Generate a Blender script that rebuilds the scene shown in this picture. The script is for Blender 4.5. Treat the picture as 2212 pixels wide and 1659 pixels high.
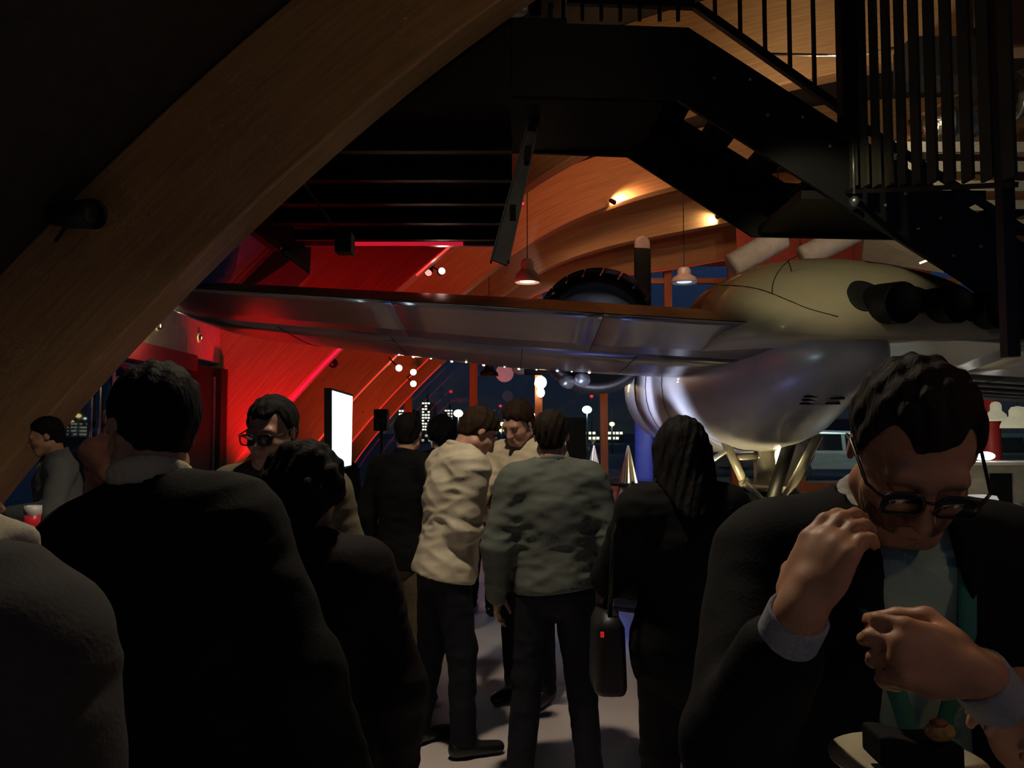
import bpy, math, random
import numpy as np
from mathutils import Vector, Matrix

random.seed(7)
for _o in list(bpy.data.objects):
    bpy.data.objects.remove(_o)
scene = bpy.context.scene
COL = scene.collection
PI = math.pi
R = math.radians

# ------------------------------------------------------------------ camera
FPX = 1750.0
CAM_Z = 1.65
PITCH = math.atan(100.0 / FPX)
cam_data = bpy.data.cameras.new('camera')
cam_data.sensor_fit = 'HORIZONTAL'
cam_data.sensor_width = 36.0
cam_data.lens = FPX / 2212.0 * 36.0
cam_data.clip_start = 0.05
cam_data.clip_end = 2000
cam = bpy.data.objects.new('camera', cam_data)
COL.objects.link(cam)
cam.location = (0, 0, CAM_Z)
cam.rotation_euler = (PI / 2 + PITCH, 0, 0)
scene.camera = cam

# ------------------------------------------------------------------ colour management
vs = scene.view_settings
vs.view_transform = 'Standard'
vs.look = 'None'
vs.exposure = 0.0
vs.gamma = 1.0
vs.use_curve_mapping = False
scene.cycles.use_denoising = True
scene.cycles.sample_clamp_indirect = 4.0
scene.cycles.sample_clamp_direct = 0.0
scene.cycles.max_bounces = 4
scene.cycles.diffuse_bounces = 2
scene.cycles.glossy_bounces = 3
scene.cycles.use_adaptive_sampling = True
scene.cycles.adaptive_threshold = 0.04
scene.cycles.adaptive_min_samples = 16
scene.cycles.transparent_max_bounces = 16
scene.cycles.caustics_reflective = False
scene.cycles.caustics_refractive = False

# ------------------------------------------------------------------ world: night sky, blue above, dull glow at the horizon
world = bpy.data.worlds.new('night_sky')
scene.world = world
world.use_nodes = True
wn = world.node_tree.nodes
wl = world.node_tree.links
for n in list(wn):
    wn.remove(n)
w_out = wn.new('ShaderNodeOutputWorld')
w_bg = wn.new('ShaderNodeBackground')
w_tc = wn.new('ShaderNodeTexCoord')
w_sep = wn.new('ShaderNodeSeparateXYZ')
w_ramp = wn.new('ShaderNodeValToRGB')
w_ramp.color_ramp.elements[0].position = 0.0
w_ramp.color_ramp.elements[0].color = (0.012, 0.015, 0.018, 1)
w_ramp.color_ramp.elements[1].position = 0.25
w_ramp.color_ramp.elements[1].color = (0.011, 0.030, 0.085, 1)
e = w_ramp.color_ramp.elements.new(0.09)
e.color = (0.007, 0.012, 0.030, 1)
wl.new(w_tc.outputs['Generated'], w_sep.inputs[0])
wl.new(w_sep.outputs['Z'], w_ramp.inputs[0])
wl.new(w_ramp.outputs[0], w_bg.inputs[0])
w_bg.inputs[1].default_value = 1.0
wl.new(w_bg.outputs[0], w_out.inputs[0])


def P(px, py, Y):
    """world point seen at photo pixel (px, py) at distance Y in front of the camera"""
    a = (px - 1106.0) / FPX
    b = (829.5 - py) / FPX
    d = Vector((a, math.cos(PITCH) - b * math.sin(PITCH), math.sin(PITCH) + b * math.cos(PITCH)))
    return Vector((0, 0, CAM_Z)) + d * (Y / d.y)


# ------------------------------------------------------------------ materials
MATS = {}


def mat(name, col, rough=0.6, metal=0.0, var=0.12, scale=8.0, bump=0.0, bscale=40.0, spec=0.5,
        emit=None, estr=0.0, coat=0.0, stretch=(1, 1, 1), sheen=0.0):
    if name in MATS:
        return MATS[name]
    m = bpy.data.materials.new(name)
    m.use_nodes = True
    nt = m.node_tree
    b = nt.nodes['Principled BSDF']
    b.inputs['Roughness'].default_value = rough
    b.inputs['Metallic'].default_value = metal
    b.inputs['Specular IOR Level'].default_value = spec
    b.inputs['Coat Weight'].default_value = coat
    if sheen:
        b.inputs['Sheen Weight'].default_value = sheen
    tc = nt.nodes.new('ShaderNodeTexCoord')
    mp = nt.nodes.new('ShaderNodeMapping')
    mp.inputs['Scale'].default_value = stretch
    nt.links.new(tc.outputs['Object'], mp.inputs[0])
    nz = nt.nodes.new('ShaderNodeTexNoise')
    nz.inputs['Scale'].default_value = scale
    nz.inputs['Detail'].default_value = 5
    nt.links.new(mp.outputs[0], nz.inputs['Vector'])
    rp = nt.nodes.new('ShaderNodeValToRGB')
    rp.color_ramp.elements[0].position = 0.3
    rp.color_ramp.elements[1].position = 0.7
    rp.color_ramp.elements[0].color = tuple(max(0, c * (1 - var)) for c in col) + (1,)
    rp.color_ramp.elements[1].color = tuple(min(1, c * (1 + var)) for c in col) + (1,)
    nt.links.new(nz.outputs['Fac'], rp.inputs[0])
    nt.links.new(rp.outputs[0], b.inputs['Base Color'])
    if bump:
        n2 = nt.nodes.new('ShaderNodeTexNoise')
        n2.inputs['Scale'].default_value = bscale
        n2.inputs['Detail'].default_value = 4
        nt.links.new(mp.outputs[0], n2.inputs['Vector'])
        bp = nt.nodes.new('ShaderNodeBump')
        bp.inputs['Strength'].default_value = bump
        bp.inputs['Distance'].default_value = 0.02
        nt.links.new(n2.outputs['Fac'], bp.inputs['Height'])
        nt.links.new(bp.outputs[0], b.inputs['Normal'])
    if emit:
        b.inputs['Emission Color'].default_value = tuple(emit) + (1,)
        b.inputs['Emission Strength'].default_value = estr
    MATS[name] = m
    return m


def wood(name, col, rough=0.55, knots=True):
    """spruce glulam: grain along u (metres along the member), knots, faint lamination joints"""
    if name in MATS:
        return MATS[name]
    m = bpy.data.materials.new(name)
    m.use_nodes = True
    nt = m.node_tree
    L = nt.links
    b = nt.nodes['Principled BSDF']
    b.inputs['Roughness'].default_value = rough
    uv = nt.nodes.new('ShaderNodeUVMap')
    mp = nt.nodes.new('ShaderNodeMapping')
    mp.inputs['Scale'].default_value = (0.6, 14, 1)
    L.new(uv.outputs[0], mp.inputs[0])
    nz = nt.nodes.new('ShaderNodeTexNoise')
    nz.inputs['Scale'].default_value = 2.2
    nz.inputs['Detail'].default_value = 6
    nz.inputs['Distortion'].default_value = 0.6
    L.new(mp.outputs[0], nz.inputs['Vector'])
    rp = nt.nodes.new('ShaderNodeValToRGB')
    rp.color_ramp.elements[0].position = 0.32
    rp.color_ramp.elements[0].color = tuple(c * 0.78 for c in col) + (1,)
    rp.color_ramp.elements[1].position = 0.68
    rp.color_ramp.elements[1].color = tuple(min(1, c * 1.12) for c in col) + (1,)
    L.new(nz.outputs['Fac'], rp.inputs[0])
    vo = nt.nodes.new('ShaderNodeTexVoronoi')
    vo.inputs['Scale'].default_value = 2.1
    mk = nt.nodes.new('ShaderNodeMapping')
    mk.inputs['Scale'].default_value = (0.9, 1.6, 1)
    L.new(uv.outputs[0], mk.inputs[0])
    L.new(mk.outputs[0], vo.inputs['Vector'])
    kr = nt.nodes.new('ShaderNodeValToRGB')
    kr.color_ramp.elements[0].position = 0.02
    kr.color_ramp.elements[0].color = (0.25, 0.25, 0.25, 1)
    kr.color_ramp.elements[1].position = 0.075
    kr.color_ramp.elements[1].color = (1, 1, 1, 1)
    L.new(vo.outputs['Distance'], kr.inputs[0])
    mx = nt.nodes.new('ShaderNodeMixRGB')
    mx.blend_type = 'MULTIPLY'
    mx.inputs[0].default_value = 1.0 if knots else 0.0
    L.new(rp.outputs[0], mx.inputs[1])
    L.new(kr.outputs[0], mx.inputs[2])
    L.new(mx.outputs[0], b.inputs['Base Color'])
    bp = nt.nodes.new('ShaderNodeBump')
    bp.inputs['Strength'].default_value = 0.15
    bp.inputs['Distance'].default_value = 0.01
    L.new(nz.outputs['Fac'], bp.inputs['Height'])
    L.new(bp.outputs[0], b.inputs['Normal'])
    MATS[name] = m
    return m


def glow(name, col, s):
    return mat(name, col, rough=0.4, var=0.03, emit=col, estr=s)


def glass(name, tint=(0.85, 0.9, 0.9), refl=0.12, rough=0.02):
    if name in MATS:
        return MATS[name]
    m = bpy.data.materials.new(name)
    m.use_nodes = True
    nt = m.node_tree
    for n in list(nt.nodes):
        nt.nodes.remove(n)
    o = nt.nodes.new('ShaderNodeOutputMaterial')
    t = nt.nodes.new('ShaderNodeBsdfTransparent')
    t.inputs[0].default_value = tint + (1,)
    g = nt.nodes.new('ShaderNodeBsdfGlossy')
    g.inputs['Roughness'].default_value = rough
    fr = nt.nodes.new('ShaderNodeFresnel')
    fr.inputs[0].default_value = 1.45
    mu = nt.nodes.new('ShaderNodeMath')
    mu.operation = 'MULTIPLY_ADD'
    mu.inputs[1].default_value = 0.9
    mu.inputs[2].default_value = refl * 0.3
    mx = nt.nodes.new('ShaderNodeMixShader')
    nt.links.new(fr.outputs[0], mu.inputs[0])
    nt.links.new(mu.outputs[0], mx.inputs[0])
    nt.links.new(t.outputs[0], mx.inputs[1])
    nt.links.new(g.outputs[0], mx.inputs[2])
    nt.links.new(mx.outputs[0], o.inputs[0])
    MATS[name] = m
    return m


M_WOOD = wood('spruce_glulam', (0.50, 0.29, 0.13))
M_POST = wood('larch_post', (0.50, 0.19, 0.08), knots=False)
M_BLACK = mat('black_steel', (0.007, 0.007, 0.0075), rough=0.55, metal=0.2, bump=0.05)
M_ROOF = mat('dark_roof_board', (0.035, 0.03, 0.027), rough=0.85, var=0.2)
M_STEEL = mat('galvanised_steel', (0.34, 0.36, 0.39), rough=0.38, metal=0.9, var=0.2, scale=14)
M_ALU = mat('aircraft_aluminium', (0.34, 0.335, 0.34), rough=0.26, metal=0.92, var=0.14, scale=2.2, bump=0.12, bscale=1.6)
M_CREAMP = mat('cream_aircraft_paint', (0.47, 0.42, 0.29), rough=0.42, var=0.1, scale=2.5, coat=0.15)
M_NAC = mat('pale_aircraft_paint', (0.56, 0.57, 0.60), rough=0.32, metal=0.25, var=0.1, scale=2.0, coat=0.2, bump=0.06, bscale=3.0)
M_DARKM = mat('sooty_metal', (0.008, 0.0075, 0.007), rough=0.5, metal=0.3, var=0.3)
M_GEAR = mat('gear_enamel', (0.62, 0.58, 0.42), rough=0.28, metal=0.5, var=0.12)
M_RUB = mat('tyre_rubber', (0.02, 0.02, 0.02), rough=0.8)
M_FLOOR = mat('polished_screed', (0.68, 0.62, 0.60), rough=0.28, var=0.18, scale=1.2, bump=0.04, bscale=6)
M_CREAM = mat('cream_plaster', (0.60, 0.54, 0.40), rough=0.8)
M_REDW = mat('red_fascia_paint', (0.35, 0.03, 0.04), rough=0.6)
M_WHITE = mat('white_enamel', (0.72, 0.70, 0.66), rough=0.4, var=0.05)
M_GLASS = glass('window_glass')
M_ASPH = mat('night_asphalt', (0.05, 0.05, 0.05), rough=0.75, var=0.3)
M_BLUE = mat('blue_upholstery', (0.035, 0.05, 0.20), rough=0.7, bump=0.2, bscale=90)
M_NAVY = mat('dark_blue_upholstery', (0.018, 0.022, 0.06), rough=0.75, bump=0.2, bscale=90)


# ------------------------------------------------------------------ mesh collector
class MB:
    def __init__(self):
        self.v, self.f, self.uv, self.s = [], [], {}, []

    def add(self, vs_, fs_, M=None, smooth=False):
        o = len(self.v)
        if M is not None:
            vs_ = [M @ Vector(p) for p in vs_]
        self.v += [tuple(p) for p in vs_]
        self.f += [tuple(i + o for i in f) for f in fs_]
        self.s += [smooth] * len(fs_)
        return self

    def box(self, c, s, M=None, rz=0.0):
        x, y, z = s[0] / 2, s[1] / 2, s[2] / 2
        vv = [(-x, -y, -z), (x, -y, -z), (x, y, -z), (-x, y, -z), (-x, -y, z), (x, -y, z), (x, y, z), (-x, y, z)]
        ff = [(0, 3, 2, 1), (4, 5, 6, 7), (0, 1, 5, 4), (1, 2, 6, 5), (2, 3, 7, 6), (3, 0, 4, 7)]
        T = Matrix.Translation(c) @ Matrix.Rotation(rz, 4, 'Z')
        if M is not None:
            T = M @ T
        return self.add(vv, ff, T)

    def bar(self, a, b, w, h, up=(0, 0, 1)):
        """rectangular bar from a to b, w wide sideways, h along 'up'"""
        a, b = Vector(a), Vector(b)
        d = (b - a)
        L = d.length
        d.normalize()
        u = Vector(up)
        s = d.cross(u)
        if s.length < 1e-5:
            s = d.cross(Vector((0, 1, 0)))
        s.normalize()
        u = s.cross(d).normalized()
        vv = []
        for q in (a, b):
            for (i, j) in ((-1, -1), (1, -1), (1, 1), (-1, 1)):
                vv.append(q + s * (i * w / 2) + u * (j * h / 2))
        ff = [(0, 1, 2, 3), (7, 6, 5, 4), (0, 4, 5, 1), (1, 5, 6, 2), (2, 6, 7, 3), (3, 7, 4, 0)]
        return self.add(vv, ff)

    def tube(self, pts, rad, n=10, caps=True):
        pts = [Vector(p) for p in pts]
        rs = rad if isinstance(rad, (list, tuple)) else [rad] * len(pts)
        vv, ff = [], []
        prev = None
        for i, p in enumerate(pts):
            if i == 0:
                d = pts[1] - p
            elif i == len(pts) - 1:
                d = p - pts[i - 1]
            else:
                d = pts[i + 1] - pts[i - 1]
            d.normalize()
            ref = prev if prev is not None else (Vector((0, 0, 1)) if abs(d.z) < 0.9 else Vector((1, 0, 0)))
            s = d.cross(ref).normalized()
            u = s.cross(d).normalized()
            prev = u
            for k in range(n):
                a = 2 * PI * k / n
                vv.append(p + (s * math.cos(a) + u * math.sin(a)) * rs[i])
        for i in range(len(pts) - 1):
            for k in range(n):
                ff.append((i * n + k, i * n + (k + 1) % n, (i + 1) * n + (k + 1) % n, (i + 1) * n + k))
        if caps:
            ff.append(tuple(range(n - 1, -1, -1)))
            ff.append(tuple((len(pts) - 1) * n + k for k in range(n)))
        return self.add(vv, ff, smooth=True)

    def lathe(self, prof, n=20, M=None, smooth=True):
        """prof: list of (r, z) revolved about z"""
        vv, ff = [], []
        for (r, z) in prof:
            for k in range(n):
                a = 2 * PI * k / n
                vv.append((r * math.cos(a), r * math.sin(a), z))
        for i in range(len(prof) - 1):
            for k in range(n):
                ff.append((i * n + k, i * n + (k + 1) % n, (i + 1) * n + (k + 1) % n, (i + 1) * n + k))
        return self.add(vv, ff, M, smooth)

    def loft(self, rings, close=True, cap=True, smooth=True):
        n = len(rings[0])
        vv = [p for r_ in rings for p in r_]
        ff = []
        for i in range(len(rings) - 1):
            for k in range(n if close else n - 1):
                ff.append((i * n + k, i * n + (k + 1) % n, (i + 1) * n + (k + 1) % n, (i + 1) * n + k))
        if cap and close:
            ff.append(tuple(range(n - 1, -1, -1)))
            ff.append(tuple((len(rings) - 1) * n + k for k in range(n)))
        return self.add(vv, ff, smooth=smooth)

    def prism(self, poly, axis, a, b):
        """polygon (list of 2-tuples) extruded along axis 'X','Y' or 'Z' from a to b"""
        def mk(p, t):
            return {'X': (t, p[0], p[1]), 'Y': (p[0], t, p[1]), 'Z': (p[0], p[1], t)}[axis]
        n = len(poly)
        vv = [mk(p, a) for p in poly] + [mk(p, b) for p in poly]
        ff = [tuple(range(n)), tuple(range(2 * n - 1, n - 1, -1))]
        for k in range(n):
            ff.append((k, n + k, n + (k + 1) % n, (k + 1) % n))
        return self.add(vv, ff)

    def sphere(self, c, r, n=14, m=9):
        rr = r if isinstance(r, (tuple, list)) else (r, r, r)
        prof = []
        vv, ff = [], []
        for i in range(m + 1):
            t = PI * i / m
            for k in range(n):
                a = 2 * PI * k / n
                vv.append((c[0] + rr[0] * math.sin(t) * math.cos(a), c[1] + rr[1] * math.sin(t) * math.sin(a), c[2] - rr[2] * math.cos(t)))
        for i in range(m):
            for k in range(n):
                ff.append((i * n + k, i * n + (k + 1) % n, (i + 1) * n + (k + 1) % n, (i + 1) * n + k))
        return self.add(vv, ff, smooth=True)

    def build(self, name, material, parent=None, fix=True, bevel=0.0):
        me = bpy.data.meshes.new(name)
        me.from_pydata(self.v, [], self.f)
        me.validate()
        if len(me.polygons) == len(self.s):
            me.polygons.foreach_set('use_smooth', self.s)
        if fix:
            import bmesh
            bm = bmesh.new()
            bm.from_mesh(me)
            bmesh.ops.remove_doubles(bm, verts=bm.verts, dist=1e-5)
            bmesh.ops.recalc_face_normals(bm, faces=bm.faces)
            bm.to_mesh(me)
            bm.free()
        me.materials.append(material)
        o = bpy.data.objects.new(name, me)
        COL.objects.link(o)
        if parent is not None:
            o.parent = parent
            o.matrix_parent_inverse = (Matrix.Translation(parent.location).inverted() if parent.data is None else Matrix.Identity(4))
        if bevel:
            b = o.modifiers.new('bevel', 'BEVEL')
            b.width = bevel
            b.segments = 2
            b.limit_method = 'ANGLE'
        return o


def uv_planar(o, fu):
    """write a UV layer from fu(vertex, polygon normal) -> (u, v)"""
    me = o.data
    lay = me.uv_layers.new(name='UVMap')
    for p in me.polygons:
        for li in p.loop_indices:
            lay.data[li].uv = fu(me.vertices[me.loops[li].vertex_index].co, p.normal)


def tag(o, label=None, cat=None, group=None, kind=None):
    if label:
        o['label'] = label
    if cat:
        o['category'] = cat
    if group:
        o['group'] = group
    if kind:
        o['kind'] = kind
    return o


def empty(name, loc, label=None, cat=None, group=None):
    o = bpy.data.objects.new(name, None)
    COL.objects.link(o)
    o.location = loc
    o.empty_display_size = 0.1
    tag(o, label, cat, group)
    return o


def add_light(name, kind, loc, power, col, parent=None, target=None, size=0.1, spot=60, blend=0.5):
    d = bpy.data.lights.new(name, kind)
    d.energy = power
    d.color = col
    if kind == 'AREA':
        d.size = size
    else:
        d.shadow_soft_size = size
    if kind == 'SPOT':
        d.spot_size = R(spot)
        d.spot_blend = blend
    o = bpy.data.objects.new(name, d)
    COL.objects.link(o)
    o.location = loc
    if target is not None:
        o.rotation_euler = (Vector(target) - Vector(loc)).to_track_quat('-Z', 'Y').to_euler()
    if parent is not None:
        o.parent = parent
        o.matrix_parent_inverse = (Matrix.Translation(parent.location).inverted() if parent.data is None else Matrix.Identity(4))
    return o


WARM = (1.0, 0.72, 0.42)
WARMW = (1.0, 0.83, 0.62)
RED = (1.0, 0.02, 0.03)
COOL = (0.72, 0.80, 1.0)

# ================================================================== THE HALL
def catmull(pts, per=6):
    out = []
    n = len(pts)
    for i in range(n - 1):
        p0, p1, p2, p3 = pts[max(i - 1, 0)], pts[i], pts[i + 1], pts[min(i + 2, n - 1)]
        for k in range(per):
            t = k / per
            q = []
            for j in range(2):
                q.append(0.5 * (2 * p1[j] + (p2[j] - p0[j]) * t + (2 * p0[j] - 5 * p1[j] + 4 * p2[j] - p3[j]) * t * t
                                + (-p0[j] + 3 * p1[j] - 3 * p2[j] + p3[j]) * t ** 3))
            out.append(tuple(q))
    out.append(tuple(pts[-1]))
    return out


HALF = [(-4.75, -0.05), (-4.35, 0.52), (-3.82, 1.27), (-2.9, 2.36), (-1.63, 3.64), (-0.36, 4.72), (0.9, 5.56), (2.2, 6.13),
        (3.5, 6.52), (4.7, 6.80), (5.9, 7.02), (7.2, 7.16), (8.5, 7.2)]
INNER0 = catmull(HALF + [(17.0 - x, z) for (x, z) in reversed(HALF[:-1])], 5)
INNER = INNER0
ARCH_H = 1.0
ARCH_W = 0.38


def offset_curve(c, d):
    out = []
    for i, p in enumerate(c):
        a = c[max(i - 1, 0)]
        b = c[min(i + 1, len(c) - 1)]
        tx, tz = b[0] - a[0], b[1] - a[1]
        L = math.hypot(tx, tz)
        out.append((p[0] - tz / L * d, p[1] + tx / L * d))
    return out


OUTER = offset_curve(INNER, ARCH_H)


def inner_z(x):
    C_ = arch_curve(21.4)
    for a, b in zip(C_[:-1], C_[1:]):
        if a[0] <= x <= b[0]:
            return a[1] + (b[1] - a[1]) * (x - a[0]) / (b[0] - a[0])
    return 0.0


DROP = {6.0: 0.0, 11.4: 0.0, 15.3: 0.12, 18.8: 0.35, 21.4: 0.78}


DEPTH = {11.4: 1.5}


def arch_depth(Y):
    return DEPTH.get(Y, ARCH_H)


def arch_curve(Y):
    """inner curve of the arch at Y: the far arches are a little flatter towards the crown"""
    d = DROP.get(Y, 0.0)
    out = []
    for (x, z) in INNER0:
        xx = min(x, 17.0 - x)
        t = min(1.0, max(0.0, (xx + 1.0) / 6.0))
        out.append((x, z - d * t * t * (3 - 2 * t)))
    return out


def make_arch(Y, label):
    mb = MB()
    INNER = arch_curve(Y)
    OUTER = offset_curve(INNER, arch_depth(Y))
    n = len(INNER)
    rows = []
    for (i, o) in zip(INNER, OUTER):
        rows.append([(i[0], Y, i[1]), (o[0], Y, o[1]), (o[0], Y + ARCH_W, o[1]), (i[0], Y + ARCH_W, i[1])])
    mb.loft(rows, smooth=False)
    o = mb.build('timber_arch', M_WOOD)
    s = [0.0]
    for a, b in zip(INNER[:-1], INNER[1:]):
        s.append(s[-1] + math.hypot(b[0] - a[0], b[1] - a[1]))
    key = {}
    for k in range(n):
        for (pt, r_) in ((INNER[k], 0.0), (OUTER[k], arch_depth(Y))):
            key[(round(pt[0], 3), round(pt[1], 3))] = (s[k], r_)

    def fu(co, nrm):
        u, v = key.get((round(co.x, 3), round(co.z, 3)), (co.x, co.z))
        if abs(nrm.y) < 0.5:
            v = co.y - Y
        return (u + Y * 3.1, v + Y * 1.7)
    uv_planar(o, fu)
    # a 1.5 cm chamfer like a planed glulam edge
    b = o.modifiers.new('bevel', 'BEVEL')
    b.width = 0.02
    b.segments = 2
    b.limit_method = 'ANGLE'
    b.angle_limit = R(60)
    tag(o, label, 'arch')
    return o


ARCH_Y = [6.0, 11.4, 15.3, 18.8, 21.4]
ARCH_LAB = ['huge dark near timber arch sweeping across the upper left corner',
            'red-lit timber arch with a pink light line, second nearest',
            'orange timber arch with a bright lit underside, third from the camera',
            'orange timber arch behind the propeller tip, fourth from the camera',
            'farthest red timber arch, against the glass end wall']
arches = [make_arch(y, l) for y, l in zip(ARCH_Y, ARCH_LAB)]

# floor and outdoor ground
mb = MB()
mb.box((6, 9.0, -0.06), (30, 27, 0.12))
tag(mb.build('floor', M_FLOOR), kind='structure')
mb = MB()
mb.box((0, 210, -0.12), (700, 374, 0.06))
mb.box((-157, 9.5, -0.12), (294, 27, 0.06))
tag(mb.build('ground', M_ASPH), 'dark asphalt apron outside the glass', 'ground', kind='structure')

# vaulted roof, bay by bay, carried on the backs of the arches
OUT2 = offset_curve(INNER, ARCH_H + 0.02)
OUT3 = offset_curve(INNER, ARCH_H + 0.14)
bays = [(-4.0, 6.19), (6.19, 11.59), (11.59, 15.49), (15.49, 18.99), (18.99, 21.6)]
roof_root = None
for bi, (y0, y1) in enumerate(bays):
    lo, hi = 0, len(OUT2) - 1
    if bi == 1:      # open bay on the left: entrance and roof window
        lo = min(i for i, p in enumerate(OUT2) if p[1] > 3.72)
    ya, yb = ARCH_Y[max(bi - 1, 0)], ARCH_Y[bi]
    A2, A3 = offset_curve(arch_curve(ya), arch_depth(ya) + 0.02), offset_curve(arch_curve(ya), arch_depth(ya) + 0.14)
    B2, B3 = offset_curve(arch_curve(yb), arch_depth(yb) + 0.02), offset_curve(arch_curve(yb), arch_depth(yb) + 0.14)
    rows = []
    for k in range(lo, hi + 1):
        rows.append([(A2[k][0], y0, A2[k][1]), (A3[k][0], y0, A3[k][1]), (B3[k][0], y1, B3[k][1]), (B2[k][0], y1, B2[k][1])])
    mb = MB()
    mb.loft(rows, smooth=False)
    if bi == 1:      # the opaque strip of roof nearest the first arch
        rows = []
        for k in range(min(i for i, p in enumerate(OUT2) if p[1] > 2.9), lo + 1):
            a, b = OUT2[k], OUT3[k]
            rows.append([(a[0], y0, a[1]), (b[0], y0, b[1]), (b[0], 8.35, b[1]), (a[0], 8.35, a[1])])
        mb.loft(rows, smooth=False)
        mb.loft([[(r_[0][0], 9.8, r_[0][2]), (r_[1][0], 9.8, r_[1][2]), (r_[1][0], y1, r_[1][2]), (r_[0][0], y1, r_[0][2])] for r_ in rows], smooth=False)
    o = mb.build('ceiling' if roof_root is None else 'roof_bay', M_ROOF, parent=roof_root)
    if roof_root is None:
        roof_root = tag(o, kind='structure')

# roof window of the open bay, blue night sky behind it
k0 = min(i for i, p in enumerate(OUT2) if p[1] > 3.05)
k1 = min(i for i, p in enumerate(OUT2) if p[1] > 3.72)
rows = []
for k in range(k0, k1 + 1):
    a, b = OUT2[k], offset_curve(INNER, ARCH_H + 0.05)[k]
    rows.append([(a[0], 8.4, a[1]), (b[0], 8.4, b[1]), (b[0], 9.78, b[1]), (a[0], 9.78, a[1])])
mb = MB()
mb.loft(rows, smooth=False)
win1 = tag(mb.build('window_1', M_GLASS), kind='structure')
mb = MB()
for k in (k0, k1):
    a = OUT2[k]
    mb.bar((a[0], 8.4, a[1] + 0.02), (a[0], 9.78, a[1] + 0.02), 0.1, 0.1)
for yy in (8.4,):
    for k in range(k0, k1):
        a, b = OUT2[k], OUT2[k + 1]
        mb.bar((a[0], yy, a[1]), (b[0], yy, b[1]), 0.09, 0.09, up=(0, 1, 0))
mb.build('window_frame', M_BLACK, parent=win1)

# bulkhead above the entrance doors at the left, cream with a row of little spots, red fascia below
ex = -4.12
mb = MB()
mb.box((ex - 0.12, 9.6, 2.89), (0.24, 3.58, 0.60))
tag(mb.build('wall_left', M_CREAM), kind='structure')
mb = MB()
mb.box((ex - 0.02, 9.0, 2.50), (0.30, 2.5, 0.20))
fascia = tag(mb.build('trim_1', M_REDW), kind='structure')
mb = MB()
mb.box((ex - 0.2, 7.4, 2.62), (0.1, 0.9, 0.14))
mb.build('steel_ledge', M_STEEL, parent=fascia)
# door leaves: steel stiles, glass
d1 = empty('door_1', (ex, 8.3, 0))
d1['kind'] = 'structure'
mb = MB()
mb.box((ex, 8.3, 1.2), (0.07, 0.07, 2.4))
mb.build('door_stile', M_STEEL, parent=d1)
mb = MB()
mb.box((ex, 9.6, 1.2), (0.06, 0.06, 2.4))
mb.build('door_stile', M_STEEL, parent=d1)
mb = MB()
mb.box((ex, 8.95, 1.2), (0.012, 1.26, 2.3))
mb.build('pane', M_GLASS, parent=d1)
for yy, zt in ((7.72, 2.17), (7.88, 2.25)):
    mb = MB()
    mb.tube([(ex + 0.10, yy, 0.6), (ex + 0.10, yy, zt)], 0.022, 10)
    for zz in (0.75, zt - 0.15):
        mb.tube([(ex + 0.10, yy, zz), (ex + 0.02, yy, zz)], 0.012, 8)
    mb.build('door_handle', M_STEEL, parent=d1)
mb = MB()
mb.box((ex, 7.75, 1.15), (0.012, 0.98, 2.3))
mb.build('pane', M_GLASS, parent=d1)
d2 = empty('door_2', (ex, 11.0, 0))
d2['kind'] = 'structure'
mb = MB()
mb.box((ex, 10.55, 1.25), (0.09, 1.6, 2.5))
mb.build('door_leaf', M_BLACK, parent=d2)
mb = MB()
mb.box((ex + 0.06, 11.05, 1.2), (0.02, 0.045, 2.36))
mb.build('door_handle', M_STEEL, parent=d2)
mb = MB()
mb.box((ex + 0.05, 11.22, 1.25), (0.16, 0.24, 2.5))
mb.build('door_frame', M_BLACK, parent=d2)

# row of small recessed downlights along the bulkhead
for i, yy in enumerate((8.15, 8.75, 9.05, 9.35, 10.6)):
    c = (ex + 0.012, yy, 2.86)
    r = empty('wall_spot', c, ['small glowing yellow spot nearest the arch on the cream bulkhead',
                               'second little spot from the arch on the cream bulkhead',
                               'middle little spot of five on the cream bulkhead',
                               'fourth little spot from the arch on the cream bulkhead',
                               'farthest little spot on the cream bulkhead'][i], 'lamp', 'spots on the cream bulkhead')
    M = Matrix.Translation(c) @ Matrix.Rotation(PI / 2, 4, 'Y')
    mb = MB()
    mb.lathe([(0.045, 0), (0.045, 0.03), (0.03, 0.035), (0.03, 0.015)], 14, M)
    mb.build('ring', M_STEEL, parent=r)
    mb = MB()
    mb.lathe([(0.0, 0.02), (0.028, 0.02), (0.028, 0.012)], 12, M)
    mb.build('lens', glow('spot_lens', (1.0, 0.75, 0.3), [4, 1.2, 0.8, 0.8, 0.6][i] if i == 0 else 1.0), parent=r)
    if i == 0:
        add_light('spot_light', 'POINT', (ex + 0.35, yy + 0.3, 2.72), 6, (1.0, 0.8, 0.5), r, size=0.03)

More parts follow.
